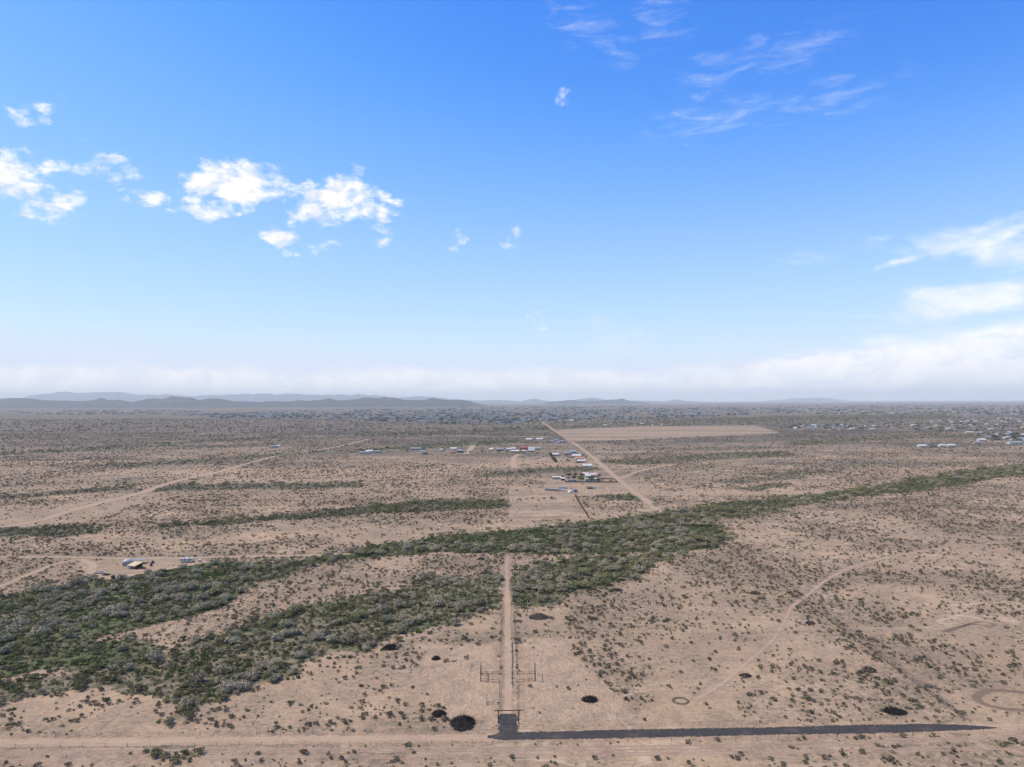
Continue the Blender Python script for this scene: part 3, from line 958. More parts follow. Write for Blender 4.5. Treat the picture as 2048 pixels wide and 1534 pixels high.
def cover_sheet(names, cell, z):
    polys = [WASH_W[n] for n in names]
    allp = np.array([p for q in polys for p in q])
    x0, y0 = allp.min(0) - 4 * cell
    x1, y1 = allp.max(0) + 4 * cell
    xs = np.arange(x0, x1, cell)
    ys = np.arange(y0, y1, cell)
    X, Y = np.meshgrid(xs, ys)
    M = np.zeros(X.shape)
    Gn = np.full(X.shape, 0.45)
    for n, q in zip(names, polys):
        Xw, Yw = wash_warp(n, X, Y)
        ins = in_poly(Xw, Yw, q)
        M[ins] = 1
        Gn[ins] = GREEN.get(n, 0.40)
    for (sx, sy, r) in GREEN_SPOTS:
        p = G(sx, sy)
        rm = r / FPX * p.y
        d2 = ((X - p.x) / rm) ** 2 + ((Y - p.y) / (rm * 1.6)) ** 2
        Gn = np.maximum(Gn, 0.95 * np.exp(-d2) + 0.0)
    for _ in range(2):     # soften the edge
        P = np.pad(M, 1, mode='edge')
        M = (P[:-2, 1:-1] + P[2:, 1:-1] + P[1:-1, :-2] + P[1:-1, 2:] + 2 * P[1:-1, 1:-1]) / 6
        P = np.pad(Gn, 1, mode='edge')
        Gn = (P[:-2, 1:-1] + P[2:, 1:-1] + P[1:-1, :-2] + P[1:-1, 2:] + 2 * P[1:-1, 1:-1]) / 6
    nx_ = len(xs)
    keep = (M[:-1, :-1] > 0.02) | (M[1:, 1:] > 0.02) | (M[:-1, 1:] > 0.02) | (M[1:, :-1] > 0.02)
    jj, ii = np.nonzero(keep)
    idx = np.stack([jj * nx_ + ii, jj * nx_ + ii + 1, (jj + 1) * nx_ + ii + 1, (jj + 1) * nx_ + ii], 1)
    used, inv = np.unique(idx, return_inverse=True)
    vs = np.stack([X.ravel()[used], Y.ravel()[used], np.full(len(used), z)], 1)
    me = mesh("wash_ground_cover", vs, inv.reshape(-1, 4).tolist(), [m_cover])
    a = me.attributes.new('cover', 'FLOAT', 'POINT')
    a.data.foreach_set('value', M.ravel()[used])
    a = me.attributes.new('green', 'FLOAT', 'POINT')
    a.data.foreach_set('value', Gn.ravel()[used])
    return obj("wash_ground_cover", me)


o_ = cover_sheet(["left_upper", "left_grassy", "left_olive", "lot_wash", "lane_grey", "lot_upper", "behind", "road_side"], 3.0, 0.020)
tag(o_, "green and olive ground cover on the floor of the near washes", "ground cover", kind="stuff")
o_ = cover_sheet(["right_arm", "mid_band", "mid_left", "thin_a", "thin_b", "thin_g", "thin_h", "thin_k", "thin_l", "thin_n", "thin_o", "thin_p"], 6.0, 0.024)
tag(o_, "green strips of ground cover along the middle distance washes", "ground cover", kind="stuff")
o_ = cover_sheet(["thin_c", "thin_d", "thin_e", "thin_f", "thin_i", "thin_j", "thin_m"], 16.0, 0.06)
tag(o_, "dark green strips along the farthest washes of the plain", "ground cover", kind="stuff")

# ------------------------------------------------------------------ plants
F_CREO = foliage("creosote_leaves", (0.075, 0.064, 0.036), (0.215, 0.182, 0.112), 0.018)
F_OLIVE = foliage("olive_leaves", (0.068, 0.065, 0.026), (0.235, 0.210, 0.095), 0.028)
F_GREY = foliage("grey_twigs", (0.185, 0.160, 0.094), (0.470, 0.400, 0.262), 0.018)
F_PALO = foliage("palo_verde_leaves", (0.160, 0.155, 0.062), (0.330, 0.305, 0.140), 0.020)
F_GARDEN = foliage("garden_leaves", (0.022, 0.036, 0.014), (0.070, 0.085, 0.032), 0.020)
F_BRIGHT = foliage("bright_leaves", (0.085, 0.125, 0.030), (0.150, 0.200, 0.055), 0.010)
F_WINE = foliage("wine_leaves", (0.050, 0.026, 0.024), (0.095, 0.050, 0.044), 0.010)
M_BARK = painted("bark", (0.085, 0.066, 0.050), 0.95, 0.35, 6.0, spec=0.1)


def leaf_mesh(name, mat, rng, width, height, lobes, n, size, slim=1.0, base=0.12, core=True):
    """crown of many small leaf faces spread through several uneven clumps"""
    L = []
    for k in range(lobes):
        a = 2 * math.pi * (k + rng.random() * 0.7) / lobes
        r = width * 0.5 * (0.25 + 0.42 * rng.random()) if lobes > 1 else 0
        lr = width * (0.20 + 0.12 * rng.random()) if lobes > 1 else width * 0.5
        lh = height * (0.30 + 0.16 * rng.random()) if lobes > 1 else height * 0.5
        cz = height * (base + 0.30 + 0.22 * rng.random())
        L.append((math.cos(a) * r, math.sin(a) * r, cz, lr, lh))
    if lobes > 1:
        L.append((0, 0, height * (base + 0.46), width * 0.28, height * 0.42))
    L = np.array(L)
    wts = L[:, 3] ** 2
    ch = rng.choice(len(L), n, p=wts / wts.sum())
    d = rng.normal(size=(n, 3))
    d[:, 2] = np.abs(d[:, 2]) * 1.0 - 0.35 * rng.random(n)
    d /= np.linalg.norm(d, axis=1)[:, None]
    rad = (0.62 + 0.46 * rng.random(n)) * (0.9 + 0.35 * rng.random(n) ** 3)
    c = L[ch, :3] + d * np.stack([L[ch, 3], L[ch, 3], L[ch, 4]], 1) * rad[:, None]
    c[:, 2] = np.maximum(c[:, 2], size * 0.3)
    nr = d * 0.9 + rng.normal(size=(n, 3)) * 0.55
    nr /= np.linalg.norm(nr, axis=1)[:, None]
    up = rng.normal(size=(n, 3))
    u = np.cross(nr, up)
    u /= np.linalg.norm(u, axis=1)[:, None]
    v = np.cross(nr, u)
    s = size * (0.6 + 0.8 * rng.random(n))[:, None] * 0.5
    su, sv = u * s / slim, v * s * slim
    V = np.stack([c - su - sv * 0.6, c + su * 0.9 - sv, c + su * 0.7 + sv * 0.8, c - su * 0.8 + sv], 1).reshape(-1, 3)
    Fc = np.arange(4 * n).reshape(-1, 4).tolist()
    me = mesh(name, V, Fc, [mat])
    ti = me.attributes.new('tint', 'FLOAT', 'FACE')
    lob_t = rng.random(len(L))
    ti.data.foreach_set('value', np.clip(0.55 * lob_t[ch] + 0.45 * rng.random(n), 0, 1))
    return me


def stem_mesh(name, rng, width, height, n=6):
    mb = MB()
    for k in range(n):
        a = 2 * math.pi * (k + rng.random() * 0.6) / n
        r = width * (0.16 + 0.16 * rng.random())
        p0 = Vector((math.cos(a) * 0.12, math.sin(a) * 0.12, 0))
        p1 = Vector((math.cos(a) * r * 0.45, math.sin(a) * r * 0.45, height * 0.30))
        p2 = Vector((math.cos(a + .3) * r, math.sin(a + .3) * r, height * 0.66))
        mb.tube(p0, p1, 0.020 * height, 0.014 * height, 5)
        mb.tube(p1, p2, 0.014 * height, 0.006 * height, 5)
    return mb.mesh(name, [M_BARK])


pr = np.random.default_rng(42)
F_BURS = foliage("dry_bush_twigs", (0.160, 0.134, 0.088), (0.330, 0.270, 0.175), 0.012)
CREO = [leaf_mesh("creosote_bush", F_CREO, pr, 1.7 + 0.5 * pr.random(), 1.05 + 0.3 * pr.random(), 4, 64, 0.34, 1.25, 0.02) for _ in range(6)]
CREO += [leaf_mesh("dry_bush", F_BURS, pr, 1.2 + 0.4 * pr.random(), 0.7 + 0.2 * pr.random(), 4, 64, 0.26, 1.5, 0.0) for _ in range(3)]
OLIVE = [leaf_mesh("olive_shrub", F_OLIVE, pr, 4.2 + pr.random(), 2.5 + 0.6 * pr.random(), 6, 260, 0.46, 1.2, 0.03) for _ in range(5)]
GREYC = [leaf_mesh("crown", F_GREY, pr, 5.4 + 2.0 * pr.random(), 3.0 + 1.0 * pr.random(), int(5 + 5 * pr.random()), 560, 0.46, 1.7, 0.06) for _ in range(7)]
GREYS = [stem_mesh("trunk", pr, 6.4, 4.0) for _ in range(2)]
PALOC = [leaf_mesh("crown", F_PALO, pr, 6.0 + pr.random(), 4.0 + 0.6 * pr.random(), 7, 520, 0.44, 1.2, 0.10) for _ in range(4)]
PALOS = [stem_mesh("trunk", pr, 6.0, 4.0) for _ in range(2)]


def copy_mesh_object(name, me, loc, rz, s, parent=None):
    o = bpy.data.objects.new(name, me)
    o.location = loc
    o.rotation_euler = (0, 0, rz)
    o.scale = (s, s, s) if np.isscalar(s) else s
    COL.objects.link(o)
    if parent is not None:
        o.parent = parent
    return o


def scatter_stuff(name, pts, rz, sc_, idx, protos, label, cat):
    """one object that carries an uncountable mass of plants"""
    me = bpy.data.meshes.new(name)
    me.vertices.add(len(pts))
    me.vertices.foreach_set('co', np.asarray(pts, np.float32).ravel())
    for nm, dat, typ in (('rz', rz, 'FLOAT'), ('size', sc_, 'FLOAT'), ('pick', idx, 'INT')):
        a = me.attributes.new(nm, typ, 'POINT')
        a.data.foreach_set('value', np.asarray(dat, np.int32 if typ == 'INT' else np.float32))
    o = obj(name, me)
    ng = bpy.data.node_groups.new(name, 'GeometryNodeTree')
    ng.interface.new_socket('Geometry', in_out='INPUT', socket_type='NodeSocketGeometry')
    ng.interface.new_socket('Geometry', in_out='OUTPUT', socket_type='NodeSocketGeometry')
    gi = ng.nodes.new('NodeGroupInput')
    go = ng.nodes.new('NodeGroupOutput')
    jn = ng.nodes.new('GeometryNodeJoinGeometry')
    for p in protos:
        oi = ng.nodes.new('GeometryNodeObjectInfo')
        oi.inputs['Object'].default_value = p
        oi.inputs['As Instance'].default_value = True
        oi.transform_space = 'ORIGINAL'
        ng.links.new(oi.outputs['Geometry'], jn.inputs[0])
    ip = ng.nodes.new('GeometryNodeInstanceOnPoints')
    ip.inputs['Pick Instance'].default_value = True

    def attr(nm, typ):
        n = ng.nodes.new('GeometryNodeInputNamedAttribute')
        n.data_type = typ
        n.inputs['Name'].default_value = nm
        return n.outputs['Attribute']
    cx = ng.nodes.new('ShaderNodeCombineXYZ')
    ng.links.new(attr('rz', 'FLOAT'), cx.inputs[2])
    ng.links.new(gi.outputs[0], ip.inputs['Points'])
    ng.links.new(jn.outputs[0], ip.inputs['Instance'])
    ng.links.new(attr('pick', 'INT'), ip.inputs['Instance Index'])
    ng.links.new(cx.outputs[0], ip.inputs['Rotation'])
    ng.links.new(attr('size', 'FLOAT'), ip.inputs['Scale'])
    ng.links.new(ip.outputs[0], go.inputs[0])
    md = o.modifiers.new('scatter', 'NODES')
    md.node_group = ng
    tag(o, label, cat, kind="stuff")
    return o


def off_roads(P, margin=0.8, ruts=True):
    ok = np.ones(len(P), bool)
    for nm, line, wd, mk, z in ROAD_W:
        if mk == 'rut' and not ruts:
            continue
        L = [(p.x, p.y) for p in line[::3]] + [(line[-1].x, line[-1].y)]
        xs, ys = [p[0] for p in L], [p[1] for p in L]
        box = (P[:, 0] > min(xs) - 15) & (P[:, 0] < max(xs) + 15) & (P[:, 1] > min(ys) - 15) & (P[:, 1] < max(ys) + 15) & ok
        k = np.nonzero(box)[0]
        if len(k) == 0:
            continue
        half = wd * 0.5 * (0.95 if mk != 'rut' else 0.7)
        ok[k[seg_dist(P[k, 0], P[k, 1], L) < half + margin * (1 if mk != 'rut' else 0)]] = False
    return ok


def in_frame(P, mx=8):
    x, y, d = project(P)
    return (x > -mx) & (x < 2048 + mx) & (y < 1534 + mx) & (y > 700), d, x, y


def part_words(x, y, box):
    """which ninth of its stretch of ground a plant stands in"""
    u = (x - box[0]) / max(1e-6, box[1] - box[0])
    v = (y - box[2]) / max(1e-6, box[3] - box[2])
    a = 'near' if v > 0.62 else ('far' if v < 0.34 else 'middle')
    b = 'left' if u < 0.34 else ('right' if u > 0.66 else 'centre')
    return ', %s %s' % (a, b)


# trees and shrubs of the washes
wp, wk, ws, wreg = [], [], [], []
for wi, (nm, pix, dens_, mixk, size, words) in enumerate(WASHES):
    poly = np.array(WASH_W[nm])
    x0, y0 = poly.min(0) - 12
    x1, y1 = poly.max(0) + 12
    N = int((x1 - x0) * (y1 - y0) * dens_ * (1.5 if y0 < 900 else 1.2))
    P = np.stack([x0 + (x1 - x0) * RNG.random(N), y0 + (y1 - y0) * RNG.random(N)], 1)
    big = 1.0 if y0 < 900 else 2.5
    Xw, Yw = wash_warp(nm, P[:, 0] + RNG.normal(size=N) * 3.2 * big, P[:, 1] + RNG.normal(size=N) * 4.5 * big)
    keep = in_poly(Xw, Yw, WASH_W[nm])
    cl = fbm(P[:, 0] + 71, P[:, 1] + 13, 16 * big, 3)
    keep &= RNG.random(N) < np.clip((cl - 0.32) * 4.0, 0.14, 1.0)
    for (sx_, sy_, r_) in GREEN_SPOTS:
        q = G(sx_, sy_)
        rm = r_ / FPX * q.y
        keep &= RNG.random(N) > 0.85 * np.exp(-((P[:, 0] - q.x) / rm) ** 2 - ((P[:, 1] - q.y) / (rm * 1.6)) ** 2)
    P = P[keep]
    # kinds grow in patches of their own
    pk = fbm(P[:, 0] + 1000, P[:, 1], 30 * big, 3) * 0.62 + RNG.random(len(P)) * 0.38
    r = np.argsort(np.argsort(pk)) / max(1, len(P))
    k = np.where(r < mixk[0], 0, np.where(r < mixk[0] + mixk[1], 1, 2))
    s = size * (0.36 + 0.82 * RNG.random(len(P)) ** 1.6)
    wp.append(P); wk.append(k); ws.append(s); wreg.append(np.full(len(P), wi))
wp = np.concatenate(wp); wk = np.concatenate(wk); ws = np.concatenate(ws); wreg = np.concatenate(wreg)
P3 = np.concatenate([wp, np.zeros((len(wp), 1))], 1)
ok = off_roads(wp, 1.5, False)
wp, wk, ws, wreg, P3 = wp[ok], wk[ok], ws[ok], wreg[ok], P3[ok]
vis, dep, sx, sy = in_frame(P3, 25)
app = np.where(vis, ws / dep, 0)
print("wash plants", len(wp), [int((wk == q).sum()) for q in range(3)])

PROTO = {}
KIND = [("mesquite_tree", "grey leafless mesquite tree", "tree", "grey mesquites in the washes"),
        ("olive_shrub", "dark olive green leafy shrub", "shrub", "olive shrubs in the washes"),
        ("palo_verde", "yellow-green rounded palo verde tree", "tree", "palo verdes in the washes")]
for kd in range(3):
    nm, lab, cat, grp = KIND[kd]
    ids = np.nonzero((wk == kd) & vis)[0]
    ids = ids[np.argsort(-app[ids])][:300]
    single = np.zeros(len(wp), bool)
    single[ids] = True
    protos = []
    med = np.median(ws[ids])
    for q, i in enumerate(ids):
        rz = float(RNG.random() * 6.28)
        words = WASHES[wreg[i]][5] or "in a far green wash"
        size_w = "large " if ws[i] > med * 1.22 else ("low " if ws[i] < med * 0.85 else "")
        rg = (wreg == wreg[i]) & vis
        L = size_w + lab + " " + words + part_words(sx[i], sy[i], (max(0, sx[rg].min()), min(2048, sx[rg].max()), sy[rg].min(), sy[rg].max()))
        loc = (float(wp[i, 0]), float(wp[i, 1]), 0.0)
        s = float(ws[i])
        if kd == 1:
            t_ = copy_mesh_object(nm, OLIVE[q % len(OLIVE)], loc, rz, (s, s, s * 0.95))
            if q < len(OLIVE):
                protos.append(t_)
        else:
            C_, S_ = (GREYC, GREYS) if kd == 0 else (PALOC, PALOS)
            t_ = bpy.data.objects.new(nm, None)
            t_.empty_display_size = 0.5
            t_.location = loc
            t_.rotation_euler = (0, 0, rz)
            t_.scale = (s, s, s)
            COL.objects.link(t_)
            cr = copy_mesh_object("crown", C_[q % len(C_)], (0, 0, 0), 0, 1.0, t_)
            copy_mesh_object("trunk", S_[q % len(S_)], (0, 0, 0), 0, 1.0, t_)
            if q < len(C_):
                protos.append(cr)
        tag(t_, L, cat, grp)
    rest = (wk == kd) & ~single
    PROTO[kd] = protos
    if rest.sum():
        n = int(rest.sum())
        scatter_stuff({0: "mesquite_thicket", 1: "shrub_thicket", 2: "palo_verde_thicket"}[kd], P3[rest], RNG.random(n) * 6.28, ws[rest], RNG.integers(0, len(protos), n), protos,
                      {0: "mass of grey mesquite brush filling the washes", 1: "mass of dark olive shrubs filling the washes", 2: "scattered yellow-green palo verdes farther along the washes"}[kd],
                      "thicket")

# low undergrowth between them, and green herbs where the wash floor is moist
F_HERB = foliage("green_herbs", (0.038, 0.060, 0.015), (0.112, 0.146, 0.040), 0.018)
HERB = leaf_mesh("green_herb", F_HERB, pr, 1.9, 0.75, 4, 60, 0.36, 1.1, 0.0)
up_, uk_, us_ = [], [], []
for (nm, pix, dens_, mixk, size, words) in WASHES:
    if nm.startswith('thin') or nm == 'road_side':
        continue
    poly = np.array(WASH_W[nm])
    x0, y0 = poly.min(0) - 12
    x1, y1 = poly.max(0) + 12
    N = int((x1 - x0) * (y1 - y0) * (0.17 if y0 < 620 else 0.06))
    P = np.stack([x0 + (x1 - x0) * RNG.random(N), y0 + (y1 - y0) * RNG.random(N)], 1)
    Xw, Yw = wash_warp(nm, P[:, 0] + RNG.normal(size=N) * 4.0, P[:, 1] + RNG.normal(size=N) * 6.5)
    P = P[in_poly(Xw, Yw, WASH_W[nm])]
    g = np.full(len(P), GREEN.get(nm, 0.4)) * 0.30
    for (sx_, sy_, r_) in GREEN_SPOTS:
        q = G(sx_, sy_)
        rm = r_ / FPX * q.y
        g = np.maximum(g, 0.95 * np.exp(-((P[:, 0] - q.x) / rm) ** 2 - ((P[:, 1] - q.y) / (rm * 1.6)) ** 2))
    g = g * np.clip(fbm(P[:, 0] + 5, P[:, 1] + 400, 14, 3) * 3.2 - 0.9, 0, 1.25)
    herb = RNG.random(len(P)) < g
    up_.append(P)
    uk_.append(herb)
    us_.append(np.where(herb, 0.7 + 0.9 * RNG.random(len(P)), 0.22 + 0.26 * RNG.random(len(P)) ** 2))
up_ = np.concatenate(up_); uk_ = np.concatenate(uk_); us_ = np.concatenate(us_)
ok = off_roads(up_, 0.6)
up_, uk_, us_ = up_[ok], uk_[ok], us_[ok]
U3 = np.concatenate([up_, np.zeros((len(up_), 1))], 1)
n = int((~uk_).sum())
scatter_stuff("wash_undergrowth", U3[~uk_], RNG.random(n) * 6.28, us_[~uk_], RNG.integers(0, len(PROTO[1]), n), PROTO[1],
              "low olive undergrowth between the bigger shrubs of the washes", "undergrowth")
hp = G(985, 1193)
h0 = copy_mesh_object("green_herb", HERB, (hp.x, hp.y, 0), 0.3, 1.2)
tag(h0, "bright green herb clump beside the lane's far end", "plant")
n = int(uk_.sum())
scatter_stuff("green_herbs", U3[uk_], RNG.random(n) * 6.28, us_[uk_], np.zeros(n, int), [h0], "bright green herbs carpeting the moist wash floors", "herbs")
print("undergrowth", len(up_))

# creosote scrub on the flats
def scrub_density(x, y, far_):
    return fbm(x + 40, y + 900, 42 if not far_ else 110, 4)


# dry litter and dead grass that gathers where the bushes stand close
m_lit, t, b, o = material("dry_litter")
geo = t.n('ShaderNodeNewGeometry')
pos = geo.outputs['Position']
at = t.n('ShaderNodeAttribute', attribute_name='cover')
l1 = t.noise(pos, 0.55, 6.0, 0.72)
t.link(t.mix(t.smooth(l1, 0.35, 0.65), rgb(0.138, 0.104, 0.064), rgb(0.258, 0.194, 0.124)), b.inputs['Base Color'])
tr = t.n('ShaderNodeBsdfTransparent')
mx = t.n('ShaderNodeMixShader')
al = t.math('MULTIPLY', at.outputs['Fac'], t.smooth(t.noise(pos, 0.30, 6.0, 0.7), 0.36, 0.66, 0.25, 1.0))
t.link(t.grains(al, pos), mx.inputs[0])
t.link(tr.outputs[0], mx.inputs[1])
t.link(b.outputs[0], mx.inputs[2])
t.link(mx.outputs[0], o.inputs['Surface'])
xs = np.arange(-760, 760, 7.0)
ys = np.arange(150, 960, 7.0)
X, Y = np.meshgrid(xs, ys)
D = np.clip((scrub_density(X, Y, False) - 0.40) * 3.4, 0, 0.80)
D *= np.clip((960 - Y) / 200, 0, 1)
for q, k in CLEAR_W:
    Xw, Yw = warp(X, Y, 22, 24)
    D[in_poly(Xw, Yw, q)] *= min(1.0, 0.25 + k)
nx_ = len(xs)
keep = ((D[:-1, :-1] + D[1:, 1:] + D[1:, :-1] + D[:-1, 1:]) > 0.05) & (np.abs(X[:-1, :-1]) < 0.78 * Y[:-1, :-1] + 40)
jj, ii = np.nonzero(keep)
idx = np.stack([jj * nx_ + ii, jj * nx_ + ii + 1, (jj + 1) * nx_ + ii + 1, (jj + 1) * nx_ + ii], 1)
used, inv = np.unique(idx, return_inverse=True)
me = mesh("dry_litter", np.stack([X.ravel()[used], Y.ravel()[used], np.full(len(used), 0.010)], 1), inv.reshape(-1, 4).tolist(), [m_lit])
a = me.attributes.new('cover', 'FLOAT', 'POINT')
a.data.foreach_set('value', D.ravel()[used])
o_ = obj("dry_litter", me)
tag(o_, "greyish dry litter and dead grass under the denser scrub", "ground cover", kind="stuff")

bands = [(150, 330, 1 / 5.0), (330, 560, 1 / 5.0), (560, 900, 1 / 7.5), (900, 1500, 1 / 15.0), (1500, 2600, 1 / 50.0), (2600, 4600, 1 / 420.0)]
cp, cs = [], []
for (d0, d1, dn) in bands:
    N = int((0.76 * (d1 ** 2 - d0 ** 2) + 60 * (d1 - d0)) * dn)
    yv = np.sqrt(d0 ** 2 + (d1 ** 2 - d0 ** 2) * RNG.random(N))
    xv = (RNG.random(N) * 2 - 1) * (0.76 * yv + 25)
    P = np.stack([xv, yv], 1)
    cl = scrub_density(P[:, 0], P[:, 1], d1 > 900)
    fine = fbm(P[:, 0], P[:, 1] + 77, 7, 2)
    pr_ = np.clip((cl - 0.30) * 4.0, 0.30, 1.0) * np.clip((fine - 0.24) * 2.8, 0.20, 1.0)
    for q, k in CLEAR_W:
        Xw, Yw = warp(P[:, 0], P[:, 1], 14, 18)
        pr_[in_poly(Xw, Yw, q)] *= k
    for n_, q in WASH_W.items():
        if n_.startswith('thin'):
            continue
        pr_[in_poly(P[:, 0], P[:, 1], q)] *= 0.35
    keep = RNG.random(N) < pr_
    P = P[keep]
    cp.append(P)
    grow = 1.0 if d1 <= 560 else (1.12 if d1 <= 900 else (1.35 if d1 <= 1500 else (1.9 if d1 <= 2600 else 4.2)))
    cs.append((0.36 + 0.95 * RNG.random(len(P)) ** 2.2) * grow)
cp = np.concatenate(cp); cs = np.concatenate(cs)
ok = off_roads(cp, 0.5)
cp, cs = cp[ok], cs[ok]
C3 = np.concatenate([cp, np.zeros((len(cp), 1))], 1)
vis, dep, sx, sy = in_frame(C3, 6)
app = np.where(vis, cs / dep, 0)
ids = np.argsort(-app)[:300]
single = np.zeros(len(cp), bool)
single[ids] = True
protos = []
for q, i in enumerate(ids):
    loc = (float(cp[i, 0]), float(cp[i, 1]), 0.0)
    s = float(cs[i])
    pale_ = q % len(CREO) >= 6
    b_ = copy_mesh_object("dry_bush" if pale_ else "creosote_bush", CREO[q % len(CREO)], loc, float(RNG.random() * 6.28), (s, s, s))
    if q < len(CREO):
        protos.append(b_)
    if sy[i] > 1488:
        where = "on the sandy verge below the front road"
    elif sx[i] < 1000:
        where = "on the flat left of the lane"
    elif sx[i] < 1900 - (1440 - sy[i]) * 1.45:
        where = "on the flat right of the lane"
    else:
        where = "outside the right hand fence"
    if sy[i] > 1488:
        side = part_words(sx[i], sy[i], (0, 2048, 1488, 1534))
    elif sx[i] < 1000:
        side = part_words(sx[i], sy[i], (0, 1000, 1290, 1470))
    else:
        side = part_words(sx[i], sy[i], (1020, 2048, 1290, 1470))
    tag(b_, ("large " if cs[i] > 1.0 else "small ") + ("pale dry bush " if pale_ else "grey-olive creosote bush ") + where + side, "bush", "dry bushes on the near flats" if pale_ else "creosote bushes on the near flats")
rest = ~single
n = int(rest.sum())
scatter_stuff("creosote_scrub", C3[rest], RNG.random(n) * 6.28, cs[rest], RNG.integers(0, len(protos), n), protos,
              "grey-olive creosote scrub dotting the whole plain", "scrub")
print("creosote", len(cp))

# ------------------------------------------------------------------ brush piles
M_TWIG = painted("charred_twigs", (0.030, 0.024, 0.022), 0.95, 0.5, 3.0, spec=0.1)
M_TWIG2 = painted("dry_grey_twigs", (0.090, 0.076, 0.062), 0.95, 0.5, 3.0, spec=0.1)


def brush_pile(px, py, wpx, h, mat, label, seed, ratio=1.0, group="brush piles on the lots"):
    rr = np.random.default_rng(seed)
    p = G(px, py)
    W = wpx / FPX * p.y
    D = W * ratio
    root = empty("brush_pile", p)
    tag(root, label, "brush pile", group)
    n = 420
    mb = MB()
    for k in range(n):
        a = rr.random() * 6.283
        r = math.sqrt(rr.random())
        hh = h * max(0.05, (1 - r ** 1.6)) * (0.7 + 0.5 * vnoise(np.array([math.cos(a) * 3 + seed]), np.array([math.sin(a) * 3 + r * 2]))[0])
        c_ = Vector((math.cos(a) * r * W * 0.5, math.sin(a) * r * D * 0.5, hh * rr.random() ** 0.4))
        d = Vector((rr.normal(), rr.normal(), rr.normal() * 0.35)).normalized() * (0.5 + 0.9 * rr.random()) * min(1.0, W / 7)
        mb.tube(c_ - d, c_ + d, 0.045 + 0.05 * rr.random(), 0.02, 3)
    obj("twigs", mb.mesh("twigs", [mat]), root)
    # the packed heart of the pile
    K = 20
    vs = [(0, 0, h * 0.80)]
    for ring, (rf, zf) in enumerate(((0.3, 0.72), (0.6, 0.45), (0.86, 0.14), (0.95, -0.02))):
        for k in range(K):
            a = 2 * math.pi * k / K
            j = 0.78 + 0.40 * rr.random()
            vs.append((math.cos(a) * rf * j * W * 0.5, math.sin(a) * rf * j * D * 0.5, h * zf * (0.7 + 0.55 * rr.random()) if zf > 0 else -0.02))
    fs = [(0, 1 + k, 1 + (k + 1) % K) for k in range(K)]
    for ring in range(3):
        b0 = 1 + ring * K
        fs += [(b0 + k, b0 + K + k, b0 + K + (k + 1) % K, b0 + (k + 1) % K) for k in range(K)]
    obj("heap", mesh("heap", vs, fs, [mat]), root)
    return root


brush_pile(926, 1447, 50, 2.3, M_TWIG, "largest black brush pile, left of the entrance gate", 1, 1.35)
brush_pile(878, 1429, 27, 1.5, M_TWIG, "smaller dark brush pile beside the largest one", 2, 1.1)
brush_pile(1180, 1400, 32, 1.4, M_TWIG, "black brush pile right of the lane in the front lot", 3, 0.9)
brush_pile(872, 1318, 17, 1.4, M_TWIG, "small dark brush pile left of the lane near the wash", 4)
brush_pile(1077, 1235, 40, 2.2, M_TWIG2, "grey-brown brush pile beside the right side gate", 5, 0.8)
brush_pile(1790, 1424, 46, 1.2, M_TWIG, "long flat black brush pile in the right corner of the lots", 6, 0.7)
brush_pile(1738, 1341, 26, 1.4, M_TWIG2, "dark brush heap near the right fence", 7)
brush_pile(972, 1148, 24, 2.2, M_TWIG2, "grey brush pile left of the lane's far end", 8)
brush_pile(962, 1119, 14, 1.6, M_TWIG2, "small grey brush pile on the far left lot", 9)
brush_pile(1491, 1352, 22, 0.9, M_TWIG2, "low grey brush heap beside the diagonal track", 10, 0.8)
brush_pile(1510, 1187, 18, 1.4, M_TWIG2, "grey brush pile inside the right fence, far back", 11)
brush_pile(780, 1297, 30, 2.0, M_TWIG, "dark brush heap at the edge of the lot wash", 12, 0.7)
brush_pile(1620, 1247, 18, 1.0, M_TWIG2, "small dark brush heap where the track meets the right fence", 13)
brush_pile(1232, 1181, 24, 1.3, M_TWIG2, "grey brush heap under the thicket right of the lane", 14, 0.6)

# burnt ring of earth
p = G(1361, 1402)
W = 32 / FPX * p.y
vs, fs, K = [], [], 40
rr = np.random.default_rng(5)
for rf, z in ((1.12, -0.02), (0.98, 0.28), (0.86, 0.34), (0.72, 0.05)):
    for k in range(K):
        a = 2 * math.pi * k / K
        j = 1 + 0.10 * (rr.random() - 0.5)
        vs.append((math.cos(a) * rf * j * W * 0.5, math.sin(a) * rf * j * W * 0.5, z * (0.6 + 0.8 * rr.random()) if z > 0 else z))
for ring in range(3):
    fs += [(ring * K + k, ring * K + (k + 1) % K, (ring + 1) * K + (k + 1) % K, (ring + 1) * K + k) for k in range(K)]
o_ = obj("earth_ring", mesh("earth_ring", vs, fs, [painted("ring_earth", (0.135, 0.105, 0.075), 0.95, 0.45, 1.2, spec=0.1)]), loc=p)
tag(o_, "low brown ring of earth and dry litter on the bare right lot", "earth ring")

# ------------------------------------------------------------------ gates and fences
M_RUST = painted("rusty_pipe", (0.085, 0.042, 0.026), 0.8, 0.4, 4.0, spec=0.3)
M_DARKSTEEL = painted("dark_steel", (0.035, 0.027, 0.023), 0.7, 0.4, 3.0, spec=0.4)
M_WIRE = painted("fence_wire", (0.16, 0.13, 0.11), 0.6, 0.3, 2.0, metal=0.4)
M_TPOST = painted("steel_post", (0.075, 0.062, 0.052), 0.8, 0.3, 3.0)
M_PALE = painted("pale_paint", (0.52, 0.48, 0.40), 0.7, 0.2, 2.0)
M_CONC = painted("footing_concrete", (0.42, 0.36, 0.30), 0.95, 0.2, 2.0, spec=0.1)

